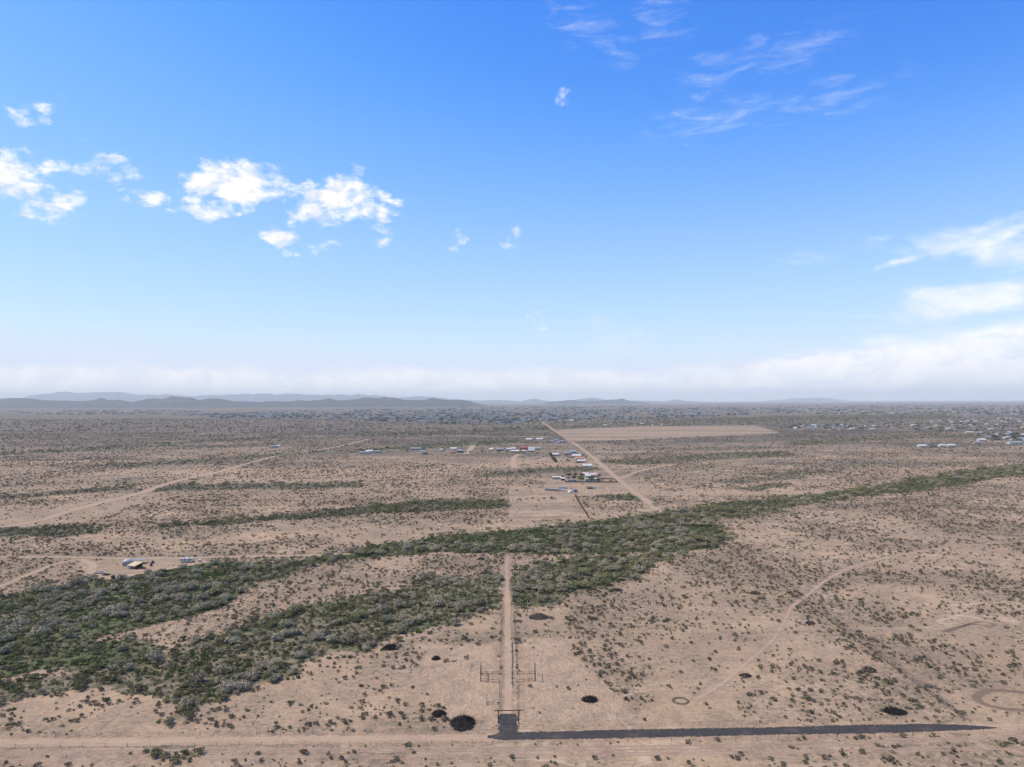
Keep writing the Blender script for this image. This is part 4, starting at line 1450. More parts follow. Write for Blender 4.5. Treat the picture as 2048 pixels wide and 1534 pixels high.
# front entrance: two posts under an overhanging cross beam
a, b2 = G(996.5, 1448.5), G(1037.5, 1448)
mid = (a + b2) / 2
root = empty("entrance_gate", mid)
tag(root, "tall dark pipe entrance gate with overhanging beam over the lane", "gate")
half = (b2 - a).length / 2
GH = 4.5
for s in (-1, 1):
    mb = MB(); mb.tube((s * half, 0, -0.1), (s * half, 0, GH), 0.17, 0.17, 10)
    obj("post", mb.mesh("post", [M_DARKSTEEL]), root)
    mb = MB(); mb.tube((s * half, 0, -0.1), (s * half, 0, 0.16), 0.62, 0.52, 10)
    obj("footing", mb.mesh("footing", [M_CONC]), root)
mb = MB(); mb.tube((-half - 1.35, 0, GH + 0.14), (half + 1.35, 0, GH + 0.14), 0.16, 0.16, 10)
obj("beam", mb.mesh("beam", [M_DARKSTEEL]), root)


def side_gate(px, y_near, y_far, h, top, label, lane_x):
    """entrance gate of a side lot, its beam pointing along the lane, with pipe wings to the lane fence"""
    p0, p1 = G(px, y_near), G(px + (0.4 if px < 1016 else -0.4) * (y_near - y_far) * 0.1, y_far)
    root = empty("side_gate", p0)
    tag(root, label, "gate", "pipe gates along the lane")
    q = p1 - p0
    for pp in (Vector((0, 0, 0)), q):
        mb = MB(); mb.tube(pp + Vector((0, 0, -0.1)), pp + Vector((0, 0, h)), 0.17, 0.17, 8)
        po = obj("post", mb.mesh("post", [M_RUST]), root)
        if top:
            mb = MB(); mb.tube(pp + Vector((0, 0, h * 0.62)), pp + Vector((0, 0, h * 1.02)), 0.20, 0.20, 8)
            obj("sleeve", mb.mesh("sleeve", [M_PALE]), po)
    d = q.normalized() * 1.2
    mb = MB(); mb.tube(-d + Vector((0, 0, h + 0.1)), q + d + Vector((0, 0, h + 0.1)), 0.15, 0.15, 8)
    obj("beam", mb.mesh("beam", [M_RUST]), root)
    for pp, yy in ((Vector((0, 0, 0)), y_near + 3), (q, y_far)):
        e = G(lane_x, yy) - p0
        for z in (0.55, 1.25):
            mb = MB(); mb.tube(pp + Vector((0, 0, z)), e + Vector((0, 0, z)), 0.065, 0.065, 6)
            obj("rail", mb.mesh("rail", [M_RUST]), root)
        for k in (0.33, 0.66, 1.0):
            c_ = pp.lerp(e, k)
            mb = MB(); mb.tube(c_ + Vector((0, 0, -0.1)), c_ + Vector((0, 0, 1.4)), 0.075, 0.075, 6)
            obj("wing_post", mb.mesh("wing_post", [M_RUST]), root)


side_gate(961.5, 1363.5, 1350, 4.6, False, "rusty pipe gate with wings left of the lane, nearest the entrance", 998)
side_gate(1070.5, 1363, 1350, 4.6, False, "rusty pipe gate with wings right of the lane, nearest the entrance", 1035)
side_gate(974, 1228, 1219, 4.6, True, "pale topped pipe gate left of the lane beside the wash", 1002)
side_gate(1055.5, 1225, 1217, 4.6, True, "pale topped pipe gate right of the lane beside the wash", 1028)

POST_ME = {}


def post_mesh(h, r, mat):
    k = (round(h, 2), r, mat.name)
    if k not in POST_ME:
        mb = MB(); mb.tube((0, 0, -0.15), (0, 0, h), r, r, 6)
        POST_ME[k] = mb.mesh("post", [mat])
    return POST_ME[k]


def fence(pix, spacing, h, r, mat, wires, label, wire_r=0.018, wire_mat=None, rail=False, group=None, name="fence", gap=None, cat="fence"):
    pts = [G(x, y) for x, y in pix]
    root = empty(name, pts[0])
    tag(root, label, cat, group)
    pm = post_mesh(h, r, mat)
    pos_ = []
    for a, b_ in zip(pts[:-1], pts[1:]):
        L = (b_ - a).length
        n = max(1, int(round(L / spacing)))
        for k in range(n):
            pos_.append(a.lerp(b_, k / n))
    pos_.append(pts[-1])
    for q in pos_[:300]:
        jit = 0.03
        o = bpy.data.objects.new("post", pm)
        o.location = q - pts[0]
        o.rotation_euler = (random.uniform(-jit, jit), random.uniform(-jit, jit), 0)
        link(o, root)
    for z in wires:
        mb = MB()
        for a, b_ in zip(pts[:-1], pts[1:]):
            mb.tube(a - pts[0] + Vector((0, 0, z)), b_ - pts[0] + Vector((0, 0, z)), wire_r, wire_r, 4)
        nm = "rail" if rail else "wire"
        obj(nm, mb.mesh(nm, [wire_mat or M_WIRE]), root)
    return root


fence([(-60, 1498), (300, 1494), (700, 1490), (985, 1487.5), (1300, 1484.5), (1600, 1480), (1750, 1475), (1900, 1466), (2000, 1461.5), (2110, 1456)], 7.0, 1.45, 0.055, M_TPOST,
      (0.4, 0.8, 1.2), "long wire fence on thin posts along the near side of the front road")
fence([(110, 1474), (400, 1471), (700, 1466), (985, 1461)], 6.5, 1.4, 0.05, M_TPOST, (0.4, 0.8, 1.2), "wire fence on the far side of the front road, left of the gate")
fence([(1048, 1459), (1400, 1451), (1700, 1444), (1922, 1439)], 6.5, 1.4, 0.05, M_TPOST, (0.4, 0.8, 1.2), "wire fence between the millings strip and the right lot")
fence([(1928, 1440), (1800, 1345), (1690, 1264), (1600, 1199), (1500, 1126), (1444, 1085)], 5.0, 1.7, 0.07, M_TPOST, (0.45, 0.9, 1.35, 1.65),
      "long wire fence running back along the right boundary", wire_r=0.045, wire_mat=M_TPOST)
fence([(1941, 1446), (1812, 1345), (1702, 1264), (1612, 1199), (1512, 1126)], 9.0, 1.5, 0.06, M_TPOST, (0.6, 1.4), "second wire fence just outside the right boundary", wire_r=0.045, wire_mat=M_TPOST)
fence([(998, 1440), (999, 1368)], 5.0, 1.5, 0.07, M_RUST, (0.6, 1.3), "rusty pipe fence left of the lane, nearest stretch", wire_r=0.05, wire_mat=M_RUST, rail=True)
fence([(999, 1350), (1001, 1290), (1003, 1231)], 5.0, 1.5, 0.07, M_RUST, (0.6, 1.3), "rusty pipe fence left of the lane, middle stretch", wire_r=0.05, wire_mat=M_RUST, rail=True)
fence([(1035, 1440), (1035, 1368)], 5.0, 1.5, 0.07, M_RUST, (0.6, 1.3), "rusty pipe fence right of the lane, nearest stretch", wire_r=0.05, wire_mat=M_RUST, rail=True)
fence([(1034, 1350), (1031, 1290), (1028, 1229)], 5.0, 1.5, 0.07, M_RUST, (0.6, 1.3), "rusty pipe fence right of the lane, middle stretch", wire_r=0.05, wire_mat=M_RUST, rail=True)
fence([(1000, 1279), (800, 1284), (600, 1289)], 5.0, 1.5, 0.06, M_TPOST, (0.4, 0.8, 1.25), "wire cross fence left of the lane, at the lot wash")
fence([(1034, 1275), (1300, 1272), (1640, 1266)], 5.0, 1.5, 0.06, M_TPOST, (0.4, 0.8, 1.25), "wire cross fence running right from the lane to the boundary")
fence([(973, 1396), (973, 1411), (996, 1412)], 4.0, 1.4, 0.06, M_RUST, (0.6, 1.3), "small rusty pipe pen left of the lane", wire_r=0.05, wire_mat=M_RUST, rail=True, name="pipe_pen", cat="pen")
fence([(1016, 972), (1015.5, 1000), (1015, 1037), (1110, 1037), (1176, 1037)], 6.0, 1.8, 0.09, M_TPOST, (0.6, 1.2, 1.7), "wire fence round the bare field below the compound", wire_r=0.04)
fence([(1076, 994), (1092, 1036)], 6.0, 1.8, 0.09, M_PALE, (0.6, 1.2), "pale wire fence across the middle of the bare field", wire_r=0.04)

# black screened fence
M_SCREEN = painted("black_screen", (0.012, 0.011, 0.011), 0.9, 0.3, 1.0, spec=0.1)
a, b2 = G(1150, 992.5), G(1178, 1037)
root = empty("screen_fence", a)
tag(root, "straight black screened fence at the right of the bare field", "fence")
n = 30
d = (b2 - a) / n
ang = math.atan2(d.y, d.x)
mb = MB(); mb.box(0.08, d.length - 0.08, -0.03, 0.03, 0.05, 2.1)
pan = mb.mesh("panel", [M_SCREEN])
for k in range(n):
    o = bpy.data.objects.new("panel", pan); o.location = d * k; o.rotation_euler = (0, 0, ang); link(o, root)
for k in range(n + 1):
    o = bpy.data.objects.new("post", post_mesh(2.25, 0.07, M_SCREEN)); o.location = d * k; link(o, root)

# board fence and block wall of the compound
M_BLOCK = painted("grey_block", (0.17, 0.155, 0.145), 0.9, 0.25, 0.5, spec=0.1)
M_BOARD = painted("brown_board", (0.10, 0.072, 0.052), 0.9, 0.3, 1.0, spec=0.1)


def panel_fence(pix, h, mat, label, cat, name, seg=5.0, thick=0.10):
    pts = [G(x, y) for x, y in pix]
    root = empty(name, pts[0])
    tag(root, label, cat)
    for a, b_ in zip(pts[:-1], pts[1:]):
        L = (b_ - a).length
        n = max(1, int(L / seg))
        d = (b_ - a) / n
        mb = MB(); mb.box(0.05, d.length - 0.05, -thick, thick, -0.05, h)
        me = mb.mesh("panel", [mat])
        mb = MB(); mb.box(-0.14, 0.14, -0.14, 0.14, -0.05, h + 0.15)
        pm = mb.mesh("post", [mat])
        for k in range(n):
            for nm, m_ in (("panel", me), ("post", pm)):
                o = bpy.data.objects.new(nm, m_); o.location = a - pts[0] + d * k
                o.rotation_euler = (0, 0, math.atan2(d.y, d.x)); link(o, root)


panel_fence([(1130, 964.5), (1186, 965)], 1.9, M_BLOCK, "dark grey block wall along the front of the compound", "wall", "block_wall", 6.0, 0.14)
panel_fence([(1187, 965), (1235, 965), (1229, 959.5)], 1.5, M_BOARD, "brown board fence round the yard right of the compound", "fence", "board_fence")
panel_fence([(1200, 958), (1228, 958.5)], 1.3, M_BOARD, "brown board fence across the back of the compound yard", "fence", "board_fence")
panel_fence([(1213, 976), (1219, 985)], 1.6, M_PALE, "pale board fence below the compound yard", "fence", "board_fence")

# ------------------------------------------------------------------ buildings
PAINT = {
    "white": painted("white_metal", (0.58, 0.555, 0.50), 0.5, 0.12), "cream": painted("cream_stucco", (0.56, 0.50, 0.41), 0.85, 0.15),
    "grey": painted("grey_metal", (0.27, 0.265, 0.255), 0.6, 0.2), "blue": painted("blue_grey_metal", (0.25, 0.258, 0.258), 0.5, 0.2),
    "dark": painted("dark_shingle", (0.085, 0.082, 0.088), 0.9, 0.3), "red": painted("red_metal", (0.30, 0.085, 0.060), 0.6, 0.25),
    "orange": painted("orange_tile", (0.52, 0.22, 0.11), 0.8, 0.2), "teal": painted("teal_metal", (0.25, 0.30, 0.285), 0.6, 0.2),
    "tan": painted("tan_metal", (0.62, 0.47, 0.26), 0.6, 0.18), "brown": painted("brown_wood", (0.16, 0.105, 0.075), 0.9, 0.3),
    "pink": painted("pink_stucco", (0.55, 0.43, 0.38), 0.85, 0.15), "olive": painted("olive_paint", (0.24, 0.24, 0.15), 0.85, 0.2),
    "black": painted("black_plastic", (0.010, 0.010, 0.011), 0.5, 0.2), "glass": painted("dark_glass", (0.020, 0.024, 0.030), 0.15, 0.2, spec=0.6),
    "tyre": painted("tyre_rubber", (0.014, 0.014, 0.014), 0.9, 0.2), "galv": painted("galvanised", (0.46, 0.45, 0.43), 0.5, 0.2),
    "palegreen": painted("pale_green_stucco", (0.50, 0.54, 0.46), 0.85, 0.15),
}


def building(x0, x1, ybase, h, depth, wall, roof, label, kind="gable", cat="house", name="house", rot=0.0, windows=0, door=True, group=None, roof_h=None):
    """x0..x1 and ybase: the front edge on the ground in the photograph; h and depth in metres"""
    a, b_ = G(x0, ybase), G(x1, ybase)
    W = (b_ - a).length
    c_ = (a + b_) / 2
    root = empty(name, c_, math.radians(rot))
    tag(root, label, cat, group)
    hw = W / 2
    mb = MB(); mb.box(-hw, hw, 0, depth, -0.1, h)
    rh = roof_h if roof_h is not None else (depth * 0.22 if kind == "gable" else 0.35)
    if kind == "gable":
        mb.add([(-hw, 0, h), (-hw, depth, h), (-hw, depth / 2, h + rh), (hw, 0, h), (hw, depth, h), (hw, depth / 2, h + rh)],
               [(0, 2, 1), (3, 4, 5)])
    obj("wall", mb.mesh("wall", [PAINT[wall]]), root)
    mb = MB()
    ov = 0.45
    if kind == "gable":
        for s in (0, 1):
            y_e = -ov if s == 0 else depth + ov
            z_e = h - ov * rh / (depth / 2)
            vs = [(-hw - ov, y_e, z_e + .04), (hw + ov, y_e, z_e + .04), (hw + ov, depth / 2, h + rh + .04), (-hw - ov, depth / 2, h + rh + .04)]
            vs += [(x, y, z + 0.18) for x, y, z in vs]
            mb.add(vs, [(3, 2, 1, 0), (4, 5, 6, 7), (0, 1, 5, 4), (1, 2, 6, 5), (2, 3, 7, 6), (3, 0, 4, 7)])
    elif kind == "shed":
        vs = [(-hw - ov, -ov, h + .05), (hw + ov, -ov, h + .05), (hw + ov, depth + ov, h + rh * 3), (-hw - ov, depth + ov, h + rh * 3)]
        vs += [(x, y, z + 0.15) for x, y, z in vs]
        mb.add(vs, [(3, 2, 1, 0), (4, 5, 6, 7), (0, 1, 5, 4), (1, 2, 6, 5), (2, 3, 7, 6), (3, 0, 4, 7)])
    else:
        mb.box(-hw - 0.2, hw + 0.2, -0.2, depth + 0.2, h + 0.01, h + rh)
    obj("roof", mb.mesh("roof", [PAINT[roof]]), root)
    if door and W > 4:
        mb = MB(); mb.box(-0.55 + hw * 0.1, 0.55 + hw * 0.1, -0.06, 0.02, 0.0, 2.1)
        obj("door", mb.mesh("door", [PAINT["brown"]]), root)
    for k in range(windows):
        xx = -hw + W * (k + 0.5) / windows
        if abs(xx - hw * 0.1) < 1.3:
            continue
        mb = MB(); mb.box(xx - 0.7, xx + 0.7, -0.05, 0.02, 1.0, 2.1)
        obj("window", mb.mesh("window", [PAINT["glass"]]), root)
    return root


B = building
# lone metal building and the compound
B(1166, 1184, 936.5, 4.2, 11, "white", "white", "white metal building standing alone left of the wide dirt road", windows=4, cat="building", name="metal_building")
B(1166, 1177, 953, 3.4, 10, "cream", "pink", "pink roofed house behind the compound trees", windows=3)
B(1171, 1181, 956, 3.0, 9, "white", "white", "white house in the middle of the compound", windows=3)
B(1181, 1195, 954.5, 3.2, 11, "cream", "pink", "long pale roofed house at the right rear of the compound", windows=4)
B(1171, 1200, 962.5, 3.0, 7, "palegreen", "palegreen", "long pale green house at the front of the compound", windows=7, kind="flat")
B(1105, 1123, 958.5, 2.6, 6, "grey", "cream", "low shed with beige roof at the left of the compound", kind="shed", cat="shed", name="shed", door=False)
B(1122, 1130, 961, 2.6, 6, "dark", "white", "small white roofed shed beside the low beige shed", kind="shed", cat="shed", name="shed", door=False)
B(1136, 1153, 964, 2.9, 5, "cream", "blue", "mobile home with pale blue roof beside the green trees", windows=5, kind="flat", cat="mobile home", name="mobile_home")
# yard below the compound
B(1117, 1133, 978, 3.0, 3.2, "white", "white", "white box trailer at the back of the container yard", kind="flat", cat="trailer", name="box_trailer", door=False)
B(1147, 1155, 985, 3.4, 7, "grey", "grey", "grey boxy shed right of the white dome", kind="flat", cat="shed", name="shed")
B(1174, 1184, 978, 1.6, 5, "brown", "brown", "low brown shed above the bare yard", kind="shed", cat="shed", name="shed", door=False)
for k in range(7):
    B(1090 + 4.2 * k, 1093.6 + 4.2 * k, 981 + 0.32 * k, 2.2, 3.0, "grey", "blue" if k % 2 else "grey",
      "grey storage container, %s in the row left of the box trailer" % ["first from the left", "second from the left", "third from the left", "middle one", "third from the right", "second from the right", "last on the right"][k],
      kind="flat", cat="container", name="container", door=False, group="row of storage containers")
for k, (xa, xb, yb, cc, wd_) in enumerate([(1120, 1125, 982.5, "white", "white pickup camper below the box trailer"), (1126, 1130, 984, "galv", "silver utility trailer below the box trailer"),
                                           (1185, 1191, 977.5, "galv", "silver van parked beside the low brown shed")]):
    B(xa, xb, yb, 2.0, 2.4, cc, cc, wd_, kind="flat", cat="vehicle", name="parked_van", door=False)
# white dome
p = G(1140.5, 986)
vs, fs = [], []
R_ = 2.9
for i in range(6):
    el = math.pi / 2 * i / 5
    for k in range(14):
        a = 2 * math.pi * k / 14
        vs.append((math.cos(a) * math.cos(el) * R_, math.sin(a) * math.cos(el) * R_, math.sin(el) * R_ * 1.15 + 0.6))
for i in range(5):
    fs += [(i * 14 + k, i * 14 + (k + 1) % 14, (i + 1) * 14 + (k + 1) % 14, (i + 1) * 14 + k) for k in range(14)]
root = empty("dome_tank", p)
tag(root, "white domed tank beside the grey shed in the yard", "tank")
obj("dome", mesh("dome", vs, fs, [PAINT["white"]], True), root)
mb = MB(); mb.tube((0, 0, -0.05), (0, 0, 0.62), R_ * 0.98, R_ * 0.98, 14)
obj("base_ring", mb.mesh("base_ring", [PAINT["grey"]]), root)

# houses along the road beyond
for a_ in [
    (1105, 1117, 912, 3.2, 10, "grey", "white", "white roofed house inside the long hedge"),
    (1128, 1141, 909.5, 3.2, 11, "blue", "blue", "blue-grey house left of the large blue roof"),
    (1139, 1153, 907, 3.6, 14, "grey", "teal", "large blue-green roof beside the far dirt road"),
    (1145, 1162, 915, 3.4, 12, "white", "white", "broad white house above the orange roof"),
    (1152, 1168, 920, 3.2, 10, "cream", "orange", "orange tiled house beside the dirt road"),
    (1155, 1171, 925.5, 3.2, 9, "grey", "white", "white roofed house just below the orange roof"),
    (978, 987, 902, 3.6, 11, "white", "cream", "white house at the left of the middle cluster"),
    (992, 1007, 902, 3.4, 12, "dark", "blue", "dark blue-grey roofed house in the middle cluster"),
    (1013, 1022, 900.5, 3.0, 9, "cream", "cream", "cream house left of the blue roofed ones"),
    (1022, 1030, 900, 3.2, 10, "blue", "white", "small blue walled house with white roof"),
    (1022, 1037, 905.5, 3.4, 10, "grey", "white", "long white roofed barn in front of the blue walled house"),
    (1039, 1056, 899, 3.6, 12, "red", "red", "red roofed barn of the middle cluster"),
    (1044, 1051, 907, 5.2, 9, "olive", "cream", "tall olive building in front of the red barn"),
    (1057, 1072, 900, 3.2, 10, "cream", "white", "white roofed house right of the red barn"),
    (1056, 1069, 903.5, 2.8, 8, "dark", "white", "low white roofed shed below the white house"),
    (1070, 1081, 900, 3.6, 12, "grey", "teal", "grey-green roofed barn at the right of the cluster"),
    (719, 738, 907.5, 3.0, 9, "grey", "grey", "grey roofed house at the far left of the row"),
    (731, 745, 905, 3.2, 9, "cream", "white", "white roofed house behind the leftmost grey one"),
    (748, 760, 905.6, 3.0, 9, "grey", "grey", "small grey house right of the white roofed one"),
    (821, 841, 900, 3.2, 11, "blue", "blue", "long blue-grey barn above the green tarp heap"),
    (840, 852, 905, 3.2, 9, "white", "teal", "pale teal house behind the dark wall"),
    (880, 886, 901.5, 2.8, 6, "white", "white", "tiny white shed between the left clusters"),
    (901, 913, 900, 3.2, 10, "cream", "white", "light roofed house left of the blue and white barn"),
    (914, 926, 905, 3.6, 13, "dark", "blue", "dark walled barn with blue-white roof"),
    (902, 911, 907, 2.2, 7, "brown", "red", "rusty brown shed in front of the light roofed house"),
    (1052, 1064, 881, 3.2, 12, "cream", "white", "white house, left of the pair beyond the red barn"),
    (1072, 1086, 880.5, 3.4, 12, "white", "cream", "cream house, right of the pair beyond the red barn"),
    (1100, 1107, 885, 3.2, 10, "grey", "grey", "grey house at the left of the roadside cluster"),
    (1108, 1116, 883, 3.2, 10, "grey", "blue", "blue-grey house in the roadside cluster"),
    (1112, 1119, 887, 3.0, 9, "cream", "grey", "cream house at the front of the roadside cluster"),
    (1119, 1127, 885, 3.2, 10, "blue", "grey", "grey roofed house nearest the road in the roadside cluster"),
    (540, 551, 895, 2.8, 8, "blue", "blue", "small blue shed alone on the left plain"),
    (553, 559, 894.5, 3.2, 7, "white", "white", "small white shed beside the blue one on the left plain"),
    (1838, 1856, 894.5, 3.4, 12, "cream", "white", "white roofed house at the left of the right hand row"),
    (1858, 1874, 895, 3.2, 12, "grey", "dark", "dark roofed house in the right hand row"),
    (1880, 1892, 893.5, 3.4, 11, "white", "white", "bright white house in the right hand row"),
    (1896, 1912, 893.5, 3.4, 12, "cream", "white", "broad white house at the right of the row"),
    (1950, 1962, 888, 3.4, 12, "grey", "grey", "grey house in front of the subdivision"),
    (2020, 2046, 888, 3.6, 14, "white", "teal", "large pale roofed house at the right edge"),
    (1958, 1974, 882, 3.4, 12, "cream", "white", "white roofed house behind the grey one in the subdivision front"),
]:
    B(*a_, windows=0, door=False)
for (xa, xb, yb, cc, lb) in [(1041, 1046, 914.5, "white", "white van parked below the olive building"), (1128, 1137, 919, "white", "white trailer parked left of the orange roof"),
                             (846, 856, 909, "dark", "dark low wall of a trailer below the teal house"), (930, 934, 905, "galv", "silver van right of the dark barn")]:
    B(xa, xb, yb, 2.3, 3.0, cc, cc, lb, kind="flat", cat="vehicle", name="parked_van", door=False)


# ------------------------------------------------------------------ trees round the compound and the houses
def garden_tree(px, py, wpx, hpx, leaf, label, seed, n=520, group="trees round the houses"):
    rr = np.random.default_rng(seed)
    p = G(px, py)
    k = p.y / FPX
    W, H = wpx * k, hpx * k
    root = empty("garden_tree", p)
    tag(root, label, "tree", group)
    obj("crown", leaf_mesh("crown", leaf, rr, W, H, 8, n, W * 0.085, 1.15, 0.10), root)
    mb = MB(); mb.tube((0, 0, -0.1), (0.1, 0, H * 0.55), W * 0.045, W * 0.02, 6)
    for q in range(4):
        an = q * 1.6 + rr.random()
        mb.tube((0.05, 0, H * 0.3), (math.cos(an) * W * 0.3, math.sin(an) * W * 0.3, H * 0.65), W * 0.02, W * 0.008, 5)
    obj("trunk", mb.mesh("trunk", [M_BARK]), root)


garden_tree(1150, 953.5, 9, 8, F_GARDEN, "dark round tree at the back left of the compound", 101)
garden_tree(1163.5, 954, 9, 8, F_WINE, "dark reddish tree beside the pink roofed house", 102)
garden_tree(1148, 960, 11, 9, F_GARDEN, "dark green tree behind the mobile home", 103)
garden_tree(1161, 963.5, 15, 12, F_BRIGHT, "bright green tree at the front of the compound", 104)
garden_tree(1182.5, 963.5, 12, 12, F_OLIVE, "tall grey-green tree before the pale green house", 105)
garden_tree(1197, 963, 9, 7, F_GARDEN, "dark green tree at the right front of the compound", 106)
garden_tree(1138, 954, 11, 8, F_WINE, "brown sparse tree at the left of the compound", 107, 260)
garden_tree(1124, 956.5, 8, 6, F_WINE, "small maroon tree behind the low beige shed", 108, 300)
garden_tree(1136, 959, 7, 5, F_OLIVE, "small olive tree left of the mobile home", 109)
garden_tree(1199, 954, 7, 6, F_GARDEN, "dark tree at the right rear of the compound", 110)
garden_tree(1191, 954.5, 2.6, 8, F_GARDEN, "thin cypress, left one beside the long pale roof", 111, 220)
garden_tree(1194.5, 954.5, 2.6, 9, F_GARDEN, "thin cypress, right one beside the long pale roof", 112, 220)
garden_tree(1205, 962, 6, 3.5, F_OLIVE, "low olive tree in the board fenced yard, left", 113, 260)
garden_tree(1222, 963, 8, 3.5, F_OLIVE, "low olive tree in the board fenced yard, right", 114, 260)
garden_tree(965, 905.5, 7, 4.5, F_GARDEN, "dark tree left of the middle cluster", 115, 260)
garden_tree(1166, 913, 6, 5, F_GARDEN, "dark tree between the broad white house and the road", 116, 260)
garden_tree(1172, 917, 6, 5, F_GARDEN, "dark tree right of the orange roof", 117, 260)
garden_tree(1042, 906, 5, 5, F_BRIGHT, "light green tree beside the tall olive building", 118, 260)
garden_tree(848, 902.5, 9, 5, F_GARDEN, "dark tree behind the teal house", 119, 260)
garden_tree(940, 906, 6, 4, F_GARDEN, "dark tree right of the dark walled barn", 120, 260)
garden_tree(1310, 1012, 14, 8, F_GREY, "grey brown bush heap at the end of the dirt road", 121, 400)
garden_tree(1139, 917, 5, 4, F_GARDEN, "dark tree left of the white parked trailer", 122, 260)
# sheds, vehicles and small trees that fill the yards of the clusters
rr = np.random.default_rng(515)
YARDS = [((980, 1080), (899, 909), 16, "in the yards of the middle cluster"), ((1105, 1170), (908, 926), 14, "in the yards beside the far dirt road"),
         ((720, 930), (900, 908), 14, "in the yards of the left cluster"), ((1095, 1130), (880, 888), 8, "in the roadside cluster")]
for (xa, xb), (ya, yb), cnt_, words in YARDS:
    for k in range(cnt_):
        px_, py_ = xa + (xb - xa) * rr.random(), ya + (yb - ya) * rr.random()
        if k % 2:
            p = G(px_, py_)
            root = empty("yard_tree", p)
            tag(root, "small dark tree " + words, "tree", "small yard trees of the clusters")
            W_ = 4 + 4 * rr.random()
            obj("crown", leaf_mesh("crown", [F_GARDEN, F_OLIVE][int(rr.integers(0, 2))], rr, W_, W_ * 0.75, 5, 90, W_ * 0.14, 1.1, 0.08), root)
            mb = MB(); mb.tube((0, 0, -0.1), (0, 0, W_ * 0.45), 0.16, 0.08, 5)
            obj("trunk", mb.mesh("trunk", [M_BARK]), root)
        else:
            wd_ = 2.5 + 2.5 * rr.random()
            cc = ["white", "grey", "cream", "dark", "brown", "galv"][int(rr.integers(0, 6))]
            B(px_, px_ + wd_, py_, 1.9 + 0.8 * rr.random(), 2.4 + 2 * rr.random(), cc, cc, "small %s shed %s" % ({"galv": "silver"}.get(cc, cc), words),
              kind="flat", cat="shed", name="yard_shed", door=False, group="small sheds of the clusters", rot=rr.random() * 40 - 20)
# long green hedge round the house lot
mb = MB()
pa, pb = G(1100, 908), G(1112, 925)
hd = leaf_mesh("clipped_hedge", F_GARDEN, np.random.default_rng(77), 1, 1, 1, 10, 0.2)
V, Fh = [], []
rr = np.random.default_rng(78)
for k in range(700):
    q = pa.lerp(pb, rr.random()) + Vector((rr.normal() * 1.6, rr.normal() * 0.8, 0))
    z = rr.random() * 2.6
    s = 0.6
    u = Vector((rr.normal(), rr.normal(), rr.normal())).normalized() * s
    v = Vector((rr.normal(), rr.normal(), rr.normal())).normalized() * s
    c_ = Vector((q.x, q.y, z + .2)) - pa
    i0 = len(V)
    V += [c_ - u - v, c_ + u - v, c_ + u + v, c_ - u + v]
    Fh.append((i0, i0 + 1, i0 + 2, i0 + 3))
ho = obj("hedge", mesh("hedge", V, Fh, [F_GARDEN]), loc=pa)
tag(ho, "straight dark hedge along the left side of the white roofed lot", "hedge")

# ------------------------------------------------------------------ homestead at the left
# main shed: open frame under a lean-to roof of tan metal sheets
p = G(262, 1138)
root = empty("homestead_shed", p, math.radians(-24))
tag(root, "ramshackle shed with a slanting roof of tan metal sheets", "shed")
SW, SD = 7.5, 6.0
for k in range(6):
    x0 = -SW / 2 + SW * k / 6
    mb = MB()
    z0, z1 = 2.1, 3.5
    vs = [(x0, -0.4, z0), (x0 + SW / 6 - 0.04, -0.4, z0), (x0 + SW / 6 - 0.04, SD, z1 + 0.05 * (k % 2)), (x0, SD, z1 + 0.05 * (k % 2))]
    vs += [(x, y, z + 0.06) for x, y, z in vs]
    mb.add(vs, [(3, 2, 1, 0), (4, 5, 6, 7), (0, 1, 5, 4), (1, 2, 6, 5), (2, 3, 7, 6), (3, 0, 4, 7)])
    obj("roof_panel", mb.mesh("roof_panel", [PAINT["tan"] if k != 1 else PAINT["cream"]]), root)
mb = MB(); mb.box(-SW / 2 + 0.2, SW / 2 - 0.2, 0.1, 0.25, -0.05, 2.05); mb.box(-SW / 2 + 0.2, -SW / 2 + 0.35, 0.25, SD - 0.3, -0.05, 2.1); mb.box(-SW / 2 + 0.2, SW / 2 - 0.2, SD - 0.3, SD - 0.15, -0.05, 3.3)
obj("wall", mb.mesh("wall", [PAINT["dark"]]), root)
for xx in (-2.4, -0.6):
    mb = MB(); mb.tube((xx, -0.35, -0.05), (xx, -0.35, 1.5), 0.55, 0.55, 12)
    obj("barrel", mb.mesh("barrel", [PAINT["white"]]), root)
p = G(251, 1133)
root = empty("blue_shed", p, math.radians(-20))
tag(root, "grey-blue metal lean-to at the left of the tan roofed shed", "shed")
mb = MB(); mb.box(-3.0, 3.0, 0, 4.5, -0.05, 2.3)
obj("wall", mb.mesh("wall", [PAINT["blue"]]), root)
mb = MB(); mb.prism([(-0.4, 2.25), (5.0, 2.6), (5.0, 2.7), (-0.4, 2.35)], -3.3, 3.3)
obj("roof", mb.mesh("roof", [PAINT["dark"]]), root)
# grey dome tent
p = G(254, 1129)
vs, fs = [], []
for i in range(7):
    el = math.pi / 2 * i / 6
    for k in range(14):
        a = 2 * math.pi * k / 14
        vs.append((math.cos(a) * math.cos(el) * 3.4, math.sin(a) * math.cos(el) * 3.0, math.sin(el) * 3.9 - 0.05))
for i in range(6):
    fs += [(i * 14 + k, i * 14 + (k + 1) % 14, (i + 1) * 14 + (k + 1) % 14, (i + 1) * 14 + k) for k in range(14)]
o_ = obj("dome_tent", mesh("dome_tent", vs, fs, [PAINT["galv"]], True), loc=p)
tag(o_, "pale grey dome tent behind the homestead shed", "tent")
